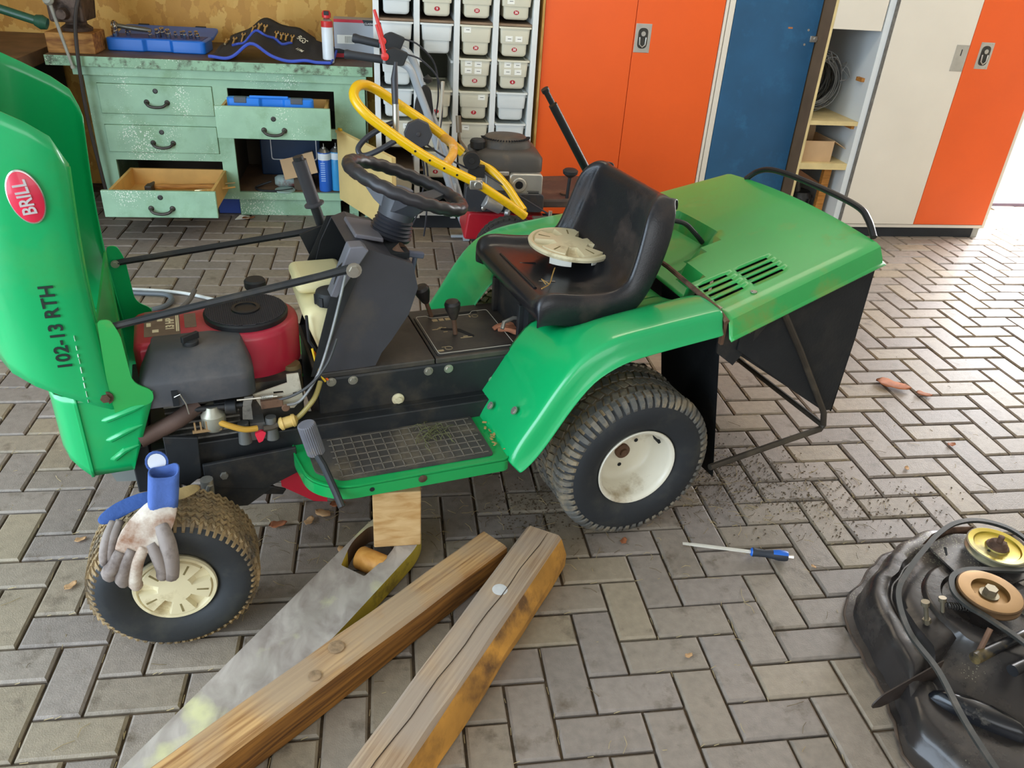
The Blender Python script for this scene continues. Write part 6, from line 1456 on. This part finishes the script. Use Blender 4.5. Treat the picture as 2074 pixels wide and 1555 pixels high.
for a in [(1.33, .87, .13, -.6, 'large curled orange-brown leaf beside the grass catcher', lf), (1.42, .80, .06, -.5, 'small brown leaf curled at tip of the large leaf', lf), (1.31, .46, .035, .3, 'small brown leaf right of catcher frame bar', lf), (1.06, .335, .025, 1., 'tiny yellow leaf on pale paving right of catcher', lt),
          (-.96, .19, .05, .3, 'pinkish brown leaf behind the front tyre by red guard', lf), (-.875, .20, .04, 1.2, 'pale brown leaf in paving joint under brake pedal', lt), (-.80, .27, .045, .2, 'brown crumpled leaf under the footrest front corner', lf), (-.78, .07, .035, 2., 'small pale leaf in the joint left of wooden block', lt), (-.84, .23, .05, 2.6, 'curled tan leaf between red guard and brake pedal', lt),
          (.055, -.365, .022, .4, 'small tan leaf on paver right of the grey beam', lt), (.512, -.094, .016, 2., 'tiny tan leaf right of the screwdriver end', lt), (-1.47, .165, .03, .5, 'small pale leaf left of the green front cowl', lt), (-1.44, -.01, .035, 1., 'pale dry leaf on paving left of front tyre', lt), (-1.40, 2.83, .07, .4, 'brown dry leaf on floor below bench drawer corner', lf), (.005, .05, .03, 1., 'dark leaf scrap under the rear tyre edge', lf)]: leaf(*a)
gs = random.Random(11); A, B, C2 = MB(), MB(), MB()
def strand(mb, x, y, l, r_=.0007):
    a = gs.uniform(0, 6.28); b = a+gs.uniform(-.7, .7)
    mb.tube([(x, y, .0022), (x+.5*l*cos(a), y+.5*l*sin(a), .0032+gs.uniform(0, .003)), (x+.5*l*cos(a)+.5*l*cos(b), y+.5*l*sin(a)+.5*l*sin(b), .0022)], r_, 3)
for i in range(650):
    t = gs.random()
    if t < .35: x, y = gs.gauss(.45, .28), gs.gauss(.25, .16)
    elif t < .55: x, y = gs.gauss(-.1, .35), gs.gauss(.15, .12)
    elif t < .75: x, y = gs.gauss(-.85, .25), gs.gauss(.2, .15)
    else: x, y = gs.uniform(-1.8, 1.6), gs.uniform(-.8, 1.0)
    strand(A if gs.random() < .55 else B, x, y, gs.uniform(.012, .05))
# chaff lying in the joints
for i in range(1400):
    u = gs.randrange(-22, 22); v = gs.randrange(-9, 16)
    if gs.random() < .5: x, y, vert = u*U, v*U+gs.uniform(0, .1), True
    else: x, y, vert = u*U+gs.uniform(0, .1), v*U, False
    l = gs.uniform(.008, .022); dx, dy = (gs.uniform(-.003, .003), l) if vert else (l, gs.uniform(-.003, .003))
    A.tube([(x, y, -.004), (x+dx, y+dy, .001)], .0007, 3)
tag(A.build('dry_grass_stalks', M('chaff', 'A8946A', .9, 0, .25, 50), None, smooth=0, kind='stuff'), 'pale dry grass stalks scattered over the paving', 'grass')
tag(B.build('dark_grass_stalks', M('chaff_dark', '6A5A3E', .9, 0, .25, 50), None, smooth=0, kind='stuff'), 'dark dry grass stalks scattered around the mower', 'grass')
for i in range(1700):
    t = gs.random()
    if t < .5: x, y = gs.gauss(.42, .16), gs.gauss(.33, .10)
    elif t < .75: x, y = gs.gauss(.75, .2), gs.gauss(.16, .08)
    else: x, y = gs.gauss(-.22, .08), gs.gauss(.22, .07)
    r_ = gs.uniform(.0008, .0028); T = Matrix.Translation((x, y, .001+r_*.3)) @ Matrix.Rotation(gs.uniform(0, 3), 4, 'Z')
    C2.box(-r_, r_, -r_*.7, r_*.7, -r_*.3, r_*.4, T)
tag(C2.build('soil_crumbs', M('soil', '5A4A36', .95, 0, .3, 40), None, smooth=0, kind='stuff'), 'dark soil and grass crumbs spread behind the rear wheel', 'dirt')
